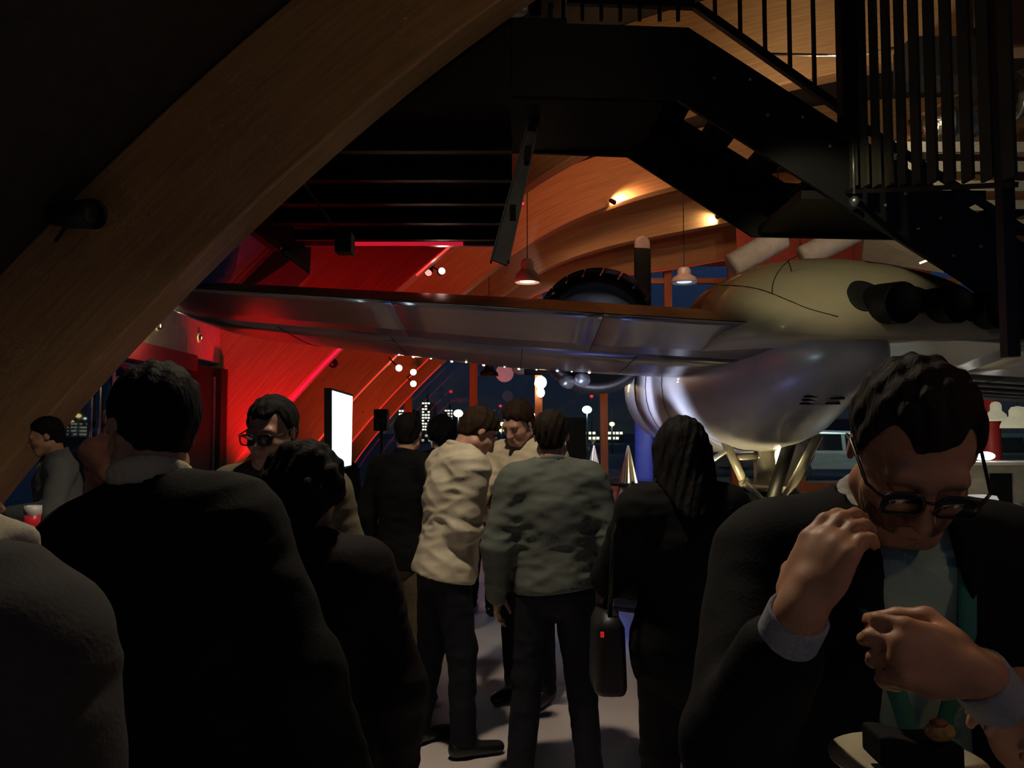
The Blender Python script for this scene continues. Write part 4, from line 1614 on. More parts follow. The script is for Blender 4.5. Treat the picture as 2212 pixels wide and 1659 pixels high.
o = mb.build('white_tub', mat('glowing_tub_enamel', (0.85, 0.83, 0.76), rough=0.3, emit=(1, 0.97, 0.88), estr=0.35))
tag(o, 'bright white covered dish on the side table by the glasses man', 'dish')
for i, (px, py, hh) in enumerate(((2168, 1086, 0.06), (2185, 1092, 0.085), (2203, 1085, 0.10))):
    g = P(px, 1112, 5.9)
    mb = MB()
    mb.lathe([(0, 0), (0.022, 0), (0.03, hh), (0.027, hh), (0.02, 0.006), (0, 0.006)], 18, Matrix.Translation((g.x, 5.9, c.z)))
    tag(mb.build('drinking_glass', mat('clear_tumbler', (0.75, 0.8, 0.85), rough=0.1, metal=0.4)), ['short glass next to the white dish on the side table', 'middle glass of three on the side table', 'tallest glass at the right of the side table'][i], 'glass', 'glasses on the side table')

# ================================================================== OUTSIDE
M_CARW = mat('silver_car_paint', (0.42, 0.46, 0.46), rough=0.3, metal=0.3, coat=0.5)
M_CARD = mat('dark_car_paint', (0.05, 0.055, 0.06), rough=0.3, coat=0.5)
M_CGL = mat('dark_car_glass', (0.01, 0.012, 0.014), rough=0.08)


def car(label, x, y, rz, paint, head=None, L=4.4, H=1.65):
    root = empty('car', (0, 0, 0), label, 'car', 'parked cars outside')
    W = 1.75
    prof = [(-L / 2, 0.35), (-L / 2, 0.95), (-L / 2 + 0.9, 1.02), (-L / 2 + 1.5, H - 0.05), (L / 2 - 0.9, H), (L / 2 - 0.25, 1.05), (L / 2, 0.95), (L / 2, 0.35)]
    mb = MB()
    rows = []
    for f, ins in ((-1, 0.06), (-0.88, 0), (0.88, 0), (1, 0.06)):
        rows.append([(px, f * W / 2 * (1.0 if pz < 1.2 else 0.84), pz - (ins if pz > 0.5 else 0)) for px, pz in prof])
    mb.loft(rows, smooth=False)
    mb.build('body', paint, parent=root, bevel=0.06)
    for s in (-1, 1):
        for (xa, xb, xc, xd) in ((-L / 2 + 1.12, -0.12, -0.12, -L / 2 + 1.58), (0.02, L / 2 - 0.55, L / 2 - 0.95, 0.02)):
            mb = MB()
            yb, yt = s * (W / 2 + 0.008), s * (W / 2 * 0.86 + 0.01)
            mb.add([(xa, yb, 1.05), (xb, yb, 1.05), (xc, yt, H - 0.16), (xd, yt, H - 0.16)] + [(xa, yb - s * 0.1, 1.05), (xb, yb - s * 0.1, 1.05), (xc, yt - s * 0.1, H - 0.16), (xd, yt - s * 0.1, H - 0.16)],
                   [(0, 1, 2, 3), (7, 6, 5, 4), (0, 4, 5, 1), (1, 5, 6, 2), (2, 6, 7, 3), (3, 7, 4, 0)])
            mb.build('window', M_CGL, parent=root)
    for sx in (-L / 2 + 0.8, L / 2 - 0.8):
        for s in (-1, 1):
            mb = MB()
            mb.lathe([(0, -0.1), (0.22, -0.1), (0.32, -0.09), (0.33, 0), (0.32, 0.09), (0.22, 0.1), (0, 0.1)], 22, Matrix.Translation((sx, s * (W / 2 - 0.08), 0.33)) @ Matrix.Rotation(PI / 2, 4, 'X'))
            mb.build('wheel', M_RUB, parent=root)
    for s in (-1, 1):
        mb = MB()
        mb.box((-L / 2 - 0.01, s * 0.65, 0.8), (0.04, 0.28, 0.14))
        mb.build('headlight', glow('car_headlight', (0.9, 0.95, 1.0), 1.2) if head else M_STEEL, parent=root)
        mb = MB()
        mb.box((L / 2 + 0.01, s * 0.68, 0.85), (0.04, 0.2, 0.16))
        mb.build('tail_light', glow('car_tail_light', (1.0, 0.03, 0.04), 1.5), parent=root)
    root.location = (x, y, -0.08)
    root.rotation_euler = (0, 0, rz)
    return root


car('silver estate car parked outside, seen between landing gear and head', P(1800, 980, 29).x, 29, R(180), M_CARW, H=1.75)
car('dark car parked outside behind the landing gear', P(1590, 1000, 31).x, 31, R(188), M_CARD, head=True)
car('pale van parked behind the landing gear strut', P(1625, 990, 36).x, 37, R(100), M_CARW, head=True, H=1.9)
car('car with glinting paint parked beyond the bar', P(2190, 1000, 27).x, 27, R(170), M_CARD, head=True)
car('car with its tail lights on far outside', P(1825, 960, 48).x, 48, R(90), M_CARD)


def street_lamp(label, px, py, Y, col, s, size):
    c = P(px, py, Y)
    root = empty('street_lamp', (c.x, Y, 0), label, 'street lamp', 'lamps outside')
    mb = MB()
    mb.tube([(c.x, Y, -0.08), (c.x, Y, c.z)], [0.09, 0.05], 8)
    mb.build('mast', M_STEEL, parent=root)
    mb = MB()
    mb.sphere(c, (size, size, size * 0.8), 12, 8)
    mb.build('lamp_head', glow('street_%.2f_%.2f_%.0f' % (col[1], col[2], s), col, s), parent=root)


YEL = (1.0, 0.72, 0.28)
for lb, px, py, Y, col, s, size in (
        ('yellow street lamp shining brightest beside the lit towers', 990, 893, 90, YEL, 14, 0.52),
        ('white street lamp right of the floodlight post', 1125, 891, 70, (0.75, 0.95, 1.0), 6, 0.26),
        ('greenish white street lamp before the airplane nose', 1268, 885, 60, (0.55, 1.0, 0.85), 8, 0.36),
        ('small yellow street lamp next to the nacelle', 1322, 916, 60, YEL, 5, 0.2),
        ('yellow street lamp low between the heads', 1085, 916, 80, YEL, 4, 0.24),
        ('twin yellow lamp far off between the heads', 1083, 930, 85, YEL, 4, 0.22),
        ('small yellow lamp left of the tall white-shirted man', 1120, 930, 85, YEL, 4, 0.2),
        ('white lamp far off above the white-shirted men', 1107, 925, 90, (0.9, 1, 1), 4, 0.16),
        ('brightest yellow lamp outside the entrance at far left', 152, 893, 45, YEL, 10, 0.24),
        ('second yellow lamp outside the entrance', 170, 898, 48, YEL, 6, 0.16),
        ('third yellow lamp outside the entrance', 156, 911, 70, YEL, 5, 0.16),
        ('pale lamp outside by the door handle', 184, 904, 70, (0.9, 1.0, 0.8), 5, 0.14),
        ('red aircraft warning lamp far off left of centre', 1081, 877, 120, RED, 2, 0.22),
        ('red aircraft warning lamp above the greenish street lamp', 1278, 856, 100, RED, 2, 0.22),
        ('faint red lamp in the sky over the towers', 974, 846, 140, RED, 1, 0.3)):
    street_lamp(lb, px, py, Y, col, s, size)


# lit towers of the town
def tower(label, px0, px1, pyt, pyb, Y, cols, rows, mw, seed, strength=2.2, lights=True):
    a, b = P(px0, pyt, Y), P(px1, pyb, Y)
    root = empty('tower_block', ((a.x + b.x) / 2, Y, 0), label, 'building', 'lit towers of the town')
    mb = MB()
    mb.box(((a.x + b.x) / 2, Y + 6, a.z / 2), (b.x - a.x, 12, a.z))
    w = mb.build('wall', mat('night_facade', (0.045, 0.045, 0.05), rough=0.8), parent=root)
    rnd = random.Random(seed)
    m_ = glow('lit_window_%.1f' % strength, (1.0, 0.92, 0.72), strength)
    base = None
    for r_ in range(rows):
        for c_ in range(cols):
            if rnd.random() > mw:
                continue
            x = a.x + (b.x - a.x) * (c_ + 0.5) / cols
            z = a.z - (a.z - b.z) * (r_ + 0.5) / rows
            if base is None:
                mb = MB()
                mb.box((0, 0, 0), ((b.x - a.x) / cols * 0.72, 0.1, (a.z - b.z) / rows * 0.5))
                base = mb.build('window', m_, parent=root)
                base.matrix_parent_inverse = Matrix.Translation(root.location).inverted()
                base.location = (x, Y - 0.04, z)
            else:
                o = base.copy()
                COL.objects.link(o)
                o.location = (x, Y - 0.04, z)
    if lights:
        mb = MB()
        mb.tube([((a.x + b.x) / 2, Y + 3, a.z), ((a.x + b.x) / 2, Y + 3, a.z + 3)], 0.2, 6)
        mb.build('mast', M_STEEL, parent=root)
    return root


tower('lit office block left of the red post', 861, 890, 884, 935, 150, 5, 7, 0.8, 3)
tower('tall slim lit tower among the town lights', 911, 929, 868, 931, 150, 3, 10, 0.9, 5)
tower('low lit block below the yellow street lamp', 960, 978, 884, 915, 160, 3, 5, 0.6, 9)
tower('dark block behind the middle orange post', 1008, 1022, 890, 925, 160, 2, 6, 0.6, 11)
tower('long low lit hangar behind the greenish lamp', 1262, 1346, 930, 952, 110, 10, 2, 0.75, 13, 1.6, False)
tower('long low yellow-lit terminal behind the crowd', 895, 962, 936, 956, 110, 9, 2, 0.5, 17, 0.5, False)
tower('lit greenhouse-like building outside the entrance', 146, 192, 912, 942, 60, 7, 4, 0.8, 19, 1.0, False)
tower('pale pink building beyond the parked silver car', 1745, 1900, 905, 975, 70, 6, 2, 0.15, 21, 0.6, False)

# added unseen lamp outside that brightens the parked cars
pk = empty('parking_fill_lamp', (13.0, 25.5, 0), 'added unseen lamp outside at the right, brightening the cars', 'street lamp', 'lamps outside')
mb = MB()
mb.tube([(13.0, 25.5, -0.08), (13.0, 25.5, 6.0)], [0.09, 0.06], 8)
mb.build('mast', M_STEEL, parent=pk)
mb = MB()
mb.sphere((13.0, 25.5, 6.05), (0.3, 0.3, 0.12), 14, 8)
mb.build('lamp_head', glow('parking_fill_head', (0.85, 1.0, 0.9), 6), parent=pk)  # head of the added unseen lamp
add_light('light', 'POINT', (13.0, 25.4, 5.7), 900, (0.85, 1.0, 0.9), pk, size=0.25)

# ================================================================== PEOPLE (signed-distance bodies meshed by surface nets)
def V3(*a):
    return np.array(a, dtype=np.float64)


def rcone(a, b, ra, rb, k=0.02, sub=False, flat=None):
    a, b = np.asarray(a, float), np.asarray(b, float)
    m = max(ra, rb)
    lo, hi = np.minimum(a, b) - m, np.maximum(a, b) + m
    ba = b - a
    L2 = max(1e-9, float(ba @ ba))

    def f(X, Y, Z):
        px, py, pz = X - a[0], Y - a[1], Z - a[2]
        t = np.clip((px * ba[0] + py * ba[1] + pz * ba[2]) / L2, 0, 1)
        dx, dy, dz = px - t * ba[0], py - t * ba[1], pz - t * ba[2]
        return np.sqrt(dx * dx + dy * dy + dz * dz) - (ra + (rb - ra) * t)
    return (f, lo, hi, k, sub)


def ell(M, r, k=0.02, sub=False):
    """ellipsoid with radii r in the frame of 4x4 matrix M"""
    A = np.array(M)
    Ri = A[:3, :3].T
    c = A[:3, 3]
    m = max(r)
    lo, hi = c - m, c + m

    def f(X, Y, Z):
        px, py, pz = X - c[0], Y - c[1], Z - c[2]
        u = (Ri[0, 0] * px + Ri[0, 1] * py + Ri[0, 2] * pz)
        v = (Ri[1, 0] * px + Ri[1, 1] * py + Ri[1, 2] * pz)
        w = (Ri[2, 0] * px + Ri[2, 1] * py + Ri[2, 2] * pz)
        k0 = np.sqrt((u / r[0]) ** 2 + (v / r[1]) ** 2 + (w / r[2]) ** 2)
        k1 = np.sqrt((u / r[0] ** 2) ** 2 + (v / r[1] ** 2) ** 2 + (w / r[2] ** 2) ** 2)
        return k0 * (k0 - 1.0) / np.maximum(k1, 1e-6)
    return (f, lo, hi, k, sub)


def surface_nets(vol, org, h):
    s = vol < 0
    nx, ny, nz = vol.shape
    c = s[:-1, :-1, :-1].astype(np.int8)
    tot = np.zeros((nx - 1, ny - 1, nz - 1), np.int8)
    for i in (0, 1):
        for j in (0, 1):
            for k in (0, 1):
                tot += s[i:nx - 1 + i, j:ny - 1 + j, k:nz - 1 + k]
    act = (tot > 0) & (tot < 8)
    idx = -np.ones(act.shape, np.int64)
    ci, cj, ck = np.nonzero(act)
    n = len(ci)
    if n == 0:
        return np.zeros((0, 3)), np.zeros((0, 4), int)
    idx[ci, cj, ck] = np.arange(n)
    acc = np.zeros((n, 3))
    cnt = np.zeros(n)
    corners = [(i, j, k) for i in (0, 1) for j in (0, 1) for k in (0, 1)]
    val = {q: vol[ci + q[0], cj + q[1], ck + q[2]] for q in corners}
    for q in corners:
        for ax in range(3):
            if q[ax] == 0:
                p = list(q)
                p[ax] = 1
                p = tuple(p)
                va, vb = val[q], val[p]
                m = (va < 0) != (vb < 0)
                t = np.where(m, va / np.where(m, va - vb, 1), 0)
                for d in range(3):
                    base = q[d]
                    acc[:, d] += np.where(m, base + (t if d == ax else 0), 0)
                cnt += m
    verts = (np.stack([ci, cj, ck], 1) + acc / cnt[:, None]) * h + org
    quads = []
    for ax in range(3):
        o1, o2 = [a for a in range(3) if a != ax]
        sl0 = [slice(1, -1)] * 3
        A = [slice(None)] * 3
        B = [slice(None)] * 3
        A[ax] = slice(0, -1)
        B[ax] = slice(1, None)
        cr = s[tuple(A)] != s[tuple(B)]
        I = np.nonzero(cr)
        pos = np.stack(I, 1)
        ok = (pos[:, o1] > 0) & (pos[:, o2] > 0) & (pos[:, o1] < vol.shape[o1] - 1) & (pos[:, o2] < vol.shape[o2] - 1)
        pos = pos[ok]
        flip = s[pos[:, 0], pos[:, 1], pos[:, 2]]
        q = []
        for (d1, d2) in ((-1, -1), (0, -1), (0, 0), (-1, 0)):
            p2 = pos.copy()
            p2[:, o1] += d1
            p2[:, o2] += d2
            q.append(idx[p2[:, 0], p2[:, 1], p2[:, 2]])
        q = np.stack(q, 1)
        if ax == 1:
            flip = ~flip
        q[~flip] = q[~flip][:, ::-1]
        quads.append(q)
    quads = np.concatenate(quads)
    quads = quads[(quads >= 0).all(1)]
    return verts, quads


def vnoise(a, b, c, seed):
    """smooth value noise 0..1 at the given points"""
    tab = np.random.RandomState(seed + 11).rand(32, 32, 32).astype(np.float32)
    out = 0
    fa, fb, fc = np.floor(a), np.floor(b), np.floor(c)
    ta, tb, tc = a - fa, b - fb, c - fc
    ta, tb, tc = ta * ta * (3 - 2 * ta), tb * tb * (3 - 2 * tb), tc * tc * (3 - 2 * tc)
    ia, ib, ic = fa.astype(int), fb.astype(int), fc.astype(int)
    for i in (0, 1):
        for j in (0, 1):
            for k in (0, 1):
                out = out + tab[(ia + i) & 31, (ib + j) & 31, (ic + k) & 31] * (ta if i else 1 - ta) * (tb if j else 1 - tb) * (tc if k else 1 - tc)
    return out


def field_mesh(prims, h, post=None, pad=0.03):
    pos = [p for p in prims if not p[4]]
    lo = np.min([p[1] for p in pos], 0) - pad
    hi = np.max([p[2] for p in pos], 0) + pad
    n = np.ceil((hi - lo) / h).astype(int) + 1
    ax = [lo[i] + np.arange(n[i]) * h for i in range(3)]
    vol = np.full(tuple(n), 0.15, np.float32)
    for (f, plo, phi, k, sub) in prims:
        mg = k + 2.5 * h + 0.012
        i0 = np.clip(np.floor((plo - mg - lo) / h).astype(int), 0, n - 1)
        i1 = np.clip(np.ceil((phi + mg - lo) / h).astype(int) + 1, 1, n)
        if (i1 <= i0).any():
            continue
        X = ax[0][i0[0]:i1[0]][:, None, None].astype(np.float32)
        Y = ax[1][i0[1]:i1[1]][None, :, None].astype(np.float32)
        Z = ax[2][i0[2]:i1[2]][None, None, :].astype(np.float32)
        d = f(X, Y, Z).astype(np.float32)
        sl = tuple(slice(a, b) for a, b in zip(i0, i1))
        cur = vol[sl]
        if sub:
            e = -d
            hh = np.maximum(k - np.abs(cur - e), 0)
            vol[sl] = np.maximum(cur, e) + hh * hh / (4 * k)
        else:
            hh = np.maximum(k - np.abs(cur - d), 0)
            vol[sl] = np.minimum(cur, d) - hh * hh / (4 * k)
    if post is not None:
        X, Y, Z = ax[0][:, None, None].astype(np.float32), ax[1][None, :, None].astype(np.float32), ax[2][None, None, :].astype(np.float32)
        vol = post(vol, X, Y, Z).astype(np.float32)
    # never touch the grid border
    for a in range(3):
        sl = [slice(None)] * 3
        for e_ in (0, -1):
            sl[a] = e_
            vol[tuple(sl)] = np.maximum(vol[tuple(sl)], 0.01)
    return surface_nets(vol, lo, h)


def field_obj(name, prims, h, material, parent, post=None):
    v, q = field_mesh(prims, h, post)
    me = bpy.data.meshes.new(name)
    me.from_pydata(v.tolist(), [], q.tolist())
    me.polygons.foreach_set('use_smooth', np.ones(len(me.polygons), bool))
    me.materials.append(material)
    o = bpy.data.objects.new(name, me)
    COL.objects.link(o)
    o.parent = parent
    return o


def skin(name, col):
    return mat('skin_' + name, col, rough=0.5, var=0.1, scale=30, spec=0.4)


def cloth(name, col, rough=0.85, var=0.1):
    return mat('cloth_' + name, col, rough=rough, var=var, scale=14, bump=0.1, bscale=160, spec=0.2)


def hair(name, col):
    return mat('hair_' + name, col, rough=0.75, var=0.35, scale=60, stretch=(1, 1, 0.2), bump=0.4, bscale=90, spec=0.15)


def hand_prims(W, fd, pn, side, curl=0.5, s=1.0, pinch=False, spread=0.006, k=0.006):
    """five-fingered hand. W wrist, fd finger direction, pn palm normal, side=+1 thumb towards fd x pn"""
    fd = fd / np.linalg.norm(fd)
    pn = pn - fd * (pn @ fd)
    pn = pn / np.linalg.norm(pn)
    xd = np.cross(fd, pn) * side
    M = np.eye(4)
    M[:3, 0], M[:3, 1], M[:3, 2] = xd, pn, fd
    M[:3, 3] = W + fd * 0.052 * s
    out = [ell(M, (0.043 * s, 0.018 * s, 0.055 * s), k=0.012)]
    out.append(rcone(W - fd * 0.01 * s, W + fd * 0.03 * s, 0.027 * s, 0.024 * s, k=0.015))
    offs = (0.031, 0.0105, -0.0105, -0.031)
    lens = (0.072, 0.082, 0.076, 0.058)
    for i in range(4):
        p = W + fd * (0.092 - 0.004 * abs(i - 1)) * s + xd * offs[i] * s
        out.append(rcone(W + fd * 0.045 * s + xd * offs[i] * 0.8 * s, p, 0.0125 * s, 0.0105 * s, k=0.008))
        ang = 0.0
        cv = curl * (1.0 + 0.12 * i)
        for j, fr in enumerate((0.45, 0.31, 0.24)):
            ang += cv * (0.9 if j == 0 else 1.0)
            d = fd * math.cos(ang) + pn * math.sin(ang) + xd * (spread * (1.5 - i) * 8)
            d = d / np.linalg.norm(d)
            if pinch:
                d = d - xd * (offs[i] * 5)
                d = d / np.linalg.norm(d)
            q = p + d * lens[i] * fr * s
            out.append(rcone(p, q, (0.0098 - 0.0008 * j) * s, (0.0092 - 0.001 * j) * s, k=k))
            p = q
    t0 = W + fd * 0.022 * s + xd * 0.030 * s + pn * 0.008 * s
    t1 = t0 + (fd * 0.55 + xd * 0.55 + pn * 0.45) / np.linalg.norm([0.55, 0.55, 0.45]) * 0.042 * s
    dd = fd * 0.8 + pn * (0.55 + 0.3 * curl) - xd * (0.15 if not pinch else 0.5)
    t2 = t1 + dd / np.linalg.norm(dd) * 0.034 * s
    dd = fd * 0.9 + pn * (0.3 + 0.5 * curl) - xd * (0.3 if not pinch else 0.7)
    t3 = t2 + dd / np.linalg.norm(dd) * 0.028 * s
    out.append(rcone(t0, t1, 0.017 * s, 0.0125 * s, k=0.012))
    out.append(rcone(t1, t2, 0.0118 * s, 0.0108 * s, k=k))
    out.append(rcone(t2, t3, 0.0108 * s, 0.0088 * s, k=k))
    return out


def np4(M):
    return np.array([[M[i][j] for j in range(4)] for i in range(4)])


def apply(M, p):
    return (np4(M) @ np.array([p[0], p[1], p[2], 1.0]))[:3]


def make_person(label, x, y, H, yaw, lean=0, side=0, twist=0, head=(0, 0, 0), arms=None, skin_m=None, hair_m=None, hair_style='short',
                top=None, top_m=None, legs_m=None, shoe_m=None, h=0.009, female=False, heavy=0.0, shw=1.0, extra=None, seed=0, feet=None):
    """head=(pitch, yaw, roll) degrees; arms: {'L': (wrist_local, elbow_hint, hand_dir, palm_normal, curl), 'R': ...}
    person's right is -x when facing -y"""
    s = H / 1.78
    root = empty('person', (x, y, 0), label, 'person')
    root.rotation_euler = (0, 0, R(yaw))
    skin_m = skin_m or skin('fair', (0.55, 0.30, 0.19))
    hair_m = hair_m or hair('dark', (0.018, 0.012, 0.009))
    shoe_m = shoe_m or mat('black_leather', (0.012, 0.011, 0.010), rough=0.35)
    legs_m = legs_m or cloth('dark_denim', (0.012, 0.013, 0.018))
    I4 = Matrix.Identity(4)
    S = Matrix.Scale(s, 4)
    T = S @ Matrix.Translation((0, 0, 0.93)) @ Matrix.Rotation(R(twist), 4, 'Z') @ Matrix.Rotation(R(side), 4, 'Y') @ Matrix.Rotation(R(lean), 4, 'X')
    Th = T @ Matrix.Translation((0, 0.0, 0.60)) @ Matrix.Rotation(R(head[1]), 4, 'Z') @ Matrix.Rotation(R(head[2]), 4, 'Y') @ Matrix.Rotation(R(head[0]), 4, 'X') @ Matrix.Translation((0, -0.022, 0.125))

    def fr(M, c):
        A = np4(M @ Matrix.Translation(c))
        A[:3, :3] /= s
        return A
    sw = (0.92 if female else 1.0) * shw
    wd = 1.0 + heavy

    def torso(i, kk=0.05):
        return [ell(fr(T, (0, 0.0, 0.02)), ((0.165 + i) * s * (1.02 if female else 1), (0.118 + i) * s * wd, (0.14 + i) * s), k=kk),
                ell(fr(T, (0, -0.005, 0.17)), ((0.148 * wd * (0.92 if female else 1) + i) * s, (0.112 * wd + i) * s, (0.17 + i) * s), k=kk),
                ell(fr(T, (0, 0.005, 0.36)), ((0.178 * sw + i) * s, (0.125 * (1 + heavy * 0.4) + i) * s, (0.2 + i) * s), k=kk),
                rcone(apply(T, (-0.145 * sw, 0.012, 0.495)), apply(T, (0.145 * sw, 0.012, 0.495)), (0.062 + i) * s, (0.062 + i) * s, k=kk),
                rcone(apply(T, (0, 0.02, 0.57)), apply(T, (-0.15 * sw, 0.015, 0.505)), (0.045 + i * 0.6) * s, (0.052 + i) * s, k=kk),
                rcone(apply(T, (0, 0.02, 0.57)), apply(T, (0.15 * sw, 0.015, 0.505)), (0.045 + i * 0.6) * s, (0.052 + i) * s, k=kk)]

    # arms
    A = {}
    for sd, sg in (('R', -1), ('L', 1)):
        sh = apply(T, (sg * 0.187 * sw, 0.012, 0.485))
        a = (arms or {}).get(sd)
        if a is None:
            wr = apply(T, (sg * 0.27, -0.06, -0.04))
            hint = V3(sg * 0.6, 1, 0)
            hd, pn, cv = V3(sg * 0.05, -0.15, -1), V3(-sg, 0.15, 0), 0.35
        else:
            wr, hint, hd, pn, cv = np.asarray(a[0], float) * s, np.asarray(a[1], float), np.asarray(a[2], float), np.asarray(a[3], float), a[4]
        L1, L2 = 0.295 * s, 0.265 * s
        d = wr - sh
        D = np.linalg.norm(d)
        if D > (L1 + L2) * 0.995:
            wr = sh + d / D * (L1 + L2) * 0.995
            d = wr - sh
            D = np.linalg.norm(d)
        u = d / D
        ca = (L1 * L1 + D * D - L2 * L2) / (2 * L1 * D)
        hn = hint - u * (hint @ u)
        hn = hn / np.linalg.norm(hn)
        el = sh + u * L1 * ca + hn * L1 * math.sqrt(max(0, 1 - ca * ca))
        A[sd] = (sh, el, wr, hd, pn, cv, a is not None and len(a) > 5 and a[5])

    # legs
    Lg = {}
    for sd, sg in (('R', -1), ('L', 1)):
        fx, fy, out = (feet or {}).get(sd, (sg * 0.105, 0.0, sg * 8))
        hip = apply(T, (sg * 0.088, 0.0, -0.02))
        ank = V3(fx, fy + 0.02, 0.085) * s
        kn = (hip + ank) / 2 + V3(0, -0.025, 0.02) * s
        Lg[sd] = (hip, kn, ank, out)

    # ---- body: one continuous surface
    B = torso(-0.012)
    B.append(rcone(apply(T, (0, 0.018, 0.50)), apply(Th, (0, 0.032, -0.06)), 0.058 * s * (0.88 if female else 1), 0.054 * s * (0.86 if female else 1), k=0.025))
    for sd, sg in (('R', -1), ('L', 1)):
        sh, el, wr, hd, pn, cv, pinch = A[sd]
        B.append(rcone(sh, el, 0.050 * s, 0.039 * s, k=0.03))
        B.append(rcone(el, el + (wr - el) * 0.35, 0.039 * s, 0.041 * s, k=0.02))
        B.append(rcone(el + (wr - el) * 0.35, wr, 0.041 * s, 0.027 * s, k=0.02))
        # thumb side: right hand thumb = (fd x pn) * +1 for the right, -1 for the left
        B += hand_prims(wr, hd, pn, 1 if sd == 'R' else -1, curl=cv, s=s, pinch=pinch)
        hip, kn, ank, out = Lg[sd]
        B.append(rcone(hip, kn, 0.088 * s, 0.055 * s, k=0.03))
        B.append(rcone(kn, kn + (ank - kn) * 0.3, 0.054 * s, 0.055 * s, k=0.02))
        B.append(rcone(kn + (ank - kn) * 0.3, ank, 0.055 * s, 0.038 * s, k=0.02))
        B.append(rcone(ank + V3(0, 0.03, -0.045) * s, ank + V3(math.sin(R(out)) * 0.15, -0.16, -0.055) * s, 0.036 * s, 0.024 * s, k=0.03))
    # head
    B += [ell(fr(Th, (0, 0.018, 0.028)), (0.077 * s, 0.097 * s, 0.088 * s), k=0.02),
          ell(fr(Th, (0, -0.028, -0.035)), (0.062 * s, 0.066 * s, 0.082 * s), k=0.03),
          rcone(apply(Th, (-0.022, -0.068, -0.098)), apply(Th, (0.022, -0.068, -0.098)), 0.020 * s, 0.020 * s, k=0.03),
          rcone(apply(Th, (-0.055, 0.0, -0.07)), apply(Th, (-0.02, -0.06, -0.1)), 0.018 * s, 0.017 * s, k=0.03),
          rcone(apply(Th, (0.055, 0.0, -0.07)), apply(Th, (0.02, -0.06, -0.1)), 0.018 * s, 0.017 * s, k=0.03),
          rcone(apply(Th, (-0.038, -0.078, 0.018)), apply(Th, (0.038, -0.078, 0.018)), 0.014 * s, 0.014 * s, k=0.02),
          rcone(apply(Th, (-0.04, -0.066, -0.03)), apply(Th, (-0.05, -0.045, -0.035)), 0.018 * s, 0.018 * s, k=0.02),
          rcone(apply(Th, (0.04, -0.066, -0.03)), apply(Th, (0.05, -0.045, -0.035)), 0.018 * s, 0.018 * s, k=0.02),
          ell(fr(Th, (-0.031, -0.094, -0.002)), (0.018 * s, 0.014 * s, 0.011 * s), k=0.012, sub=True),
          ell(fr(Th, (0.031, -0.094, -0.002)), (0.018 * s, 0.014 * s, 0.011 * s), k=0.012, sub=True),
          ell(fr(Th, (-0.031, -0.078, -0.002)), (0.0135 * s, 0.012 * s, 0.011 * s), k=0.004),
          ell(fr(Th, (0.031, -0.078, -0.002)), (0.0135 * s, 0.012 * s, 0.011 * s), k=0.004),
          rcone(apply(Th, (0, -0.088, 0.008)), apply(Th, (0, -0.112, -0.038)), 0.008 * s, 0.0125 * s, k=0.012),
          rcone(apply(Th, (-0.011, -0.1, -0.042)), apply(Th, (0.011, -0.1, -0.042)), 0.009 * s, 0.009 * s, k=0.008),
          rcone(apply(Th, (-0.018, -0.091, -0.064)), apply(Th, (0.018, -0.091, -0.064)), 0.0065 * s, 0.0065 * s, k=0.008),
          rcone(apply(Th, (-0.015, -0.090, -0.076)), apply(Th, (0.015, -0.090, -0.076)), 0.007 * s, 0.007 * s, k=0.008)]
    for sg in (-1, 1):
        B.append(ell(fr(Th @ Matrix.Translation((sg * 0.078, 0.012, -0.005)) @ Matrix.Rotation(R(18 * sg), 4, 'Z'), (0, 0, 0)), (0.008 * s, 0.018 * s, 0.031 * s), k=0.006))
    field_obj('body', B, h, skin_m, root)

    # ---- hair
    Hh = []
    off = {'short': 0.009, 'buzz': 0.005, 'receding': 0.009, 'long': 0.022, 'curly': 0.026, 'bald': 0.003, 'bun': 0.018, 'thick': 0.012}[hair_style]
    Hh.append(ell(fr(Th, (0, 0.020, 0.034)), ((0.077 + off) * s, (0.096 + off) * s, (0.086 + off) * s), k=0.02))
    Hh.append(ell(fr(Th, (0, 0.062, -0.02)), ((0.054 + off * 0.5) * s, (0.043 + off * 0.5) * s, (0.075 + off) * s), k=0.03))
    if hair_style == 'long':
        nb = apply(Th, (0, 0.07, -0.06))
        bk = apply(T, (0, 0.135, 0.36))
        Hh.append(rcone(nb, bk, 0.085 * s, 0.10 * s, k=0.05))
        for sg in (-1, 1):
            Hh.append(rcone(apply(Th, (sg * 0.072, 0.02, 0.0)), apply(T, (sg * 0.10, 0.10, 0.42)), 0.04 * s, 0.05 * s, k=0.04))
    if hair_style == 'curly':
        rn = np.random.RandomState(seed + 3)
        for q in range(46):
            a_, b_ = rn.uniform(0, 2 * PI), rn.uniform(-0.5, 1.3)
            c_ = V3(math.cos(a_) * math.cos(b_) * 0.09, 0.03 + math.sin(a_) * math.cos(b_) * 0.10, 0.03 + math.sin(b_) * 0.10)
            if c_[1] < -0.045 and c_[2] < 0.07:
                continue
            Hh.append(ell(fr(Th, tuple(c_)), (0.03 * s, 0.03 * s, 0.03 * s), k=0.012))
    iT = np.linalg.inv(np4(Th))
    front = {'short': 0.062, 'buzz': 0.062, 'receding': 0.046, 'long': 0.060, 'curly': 0.055, 'bald': 0.2, 'bun': 0.06, 'thick': 0.05}[hair_style]

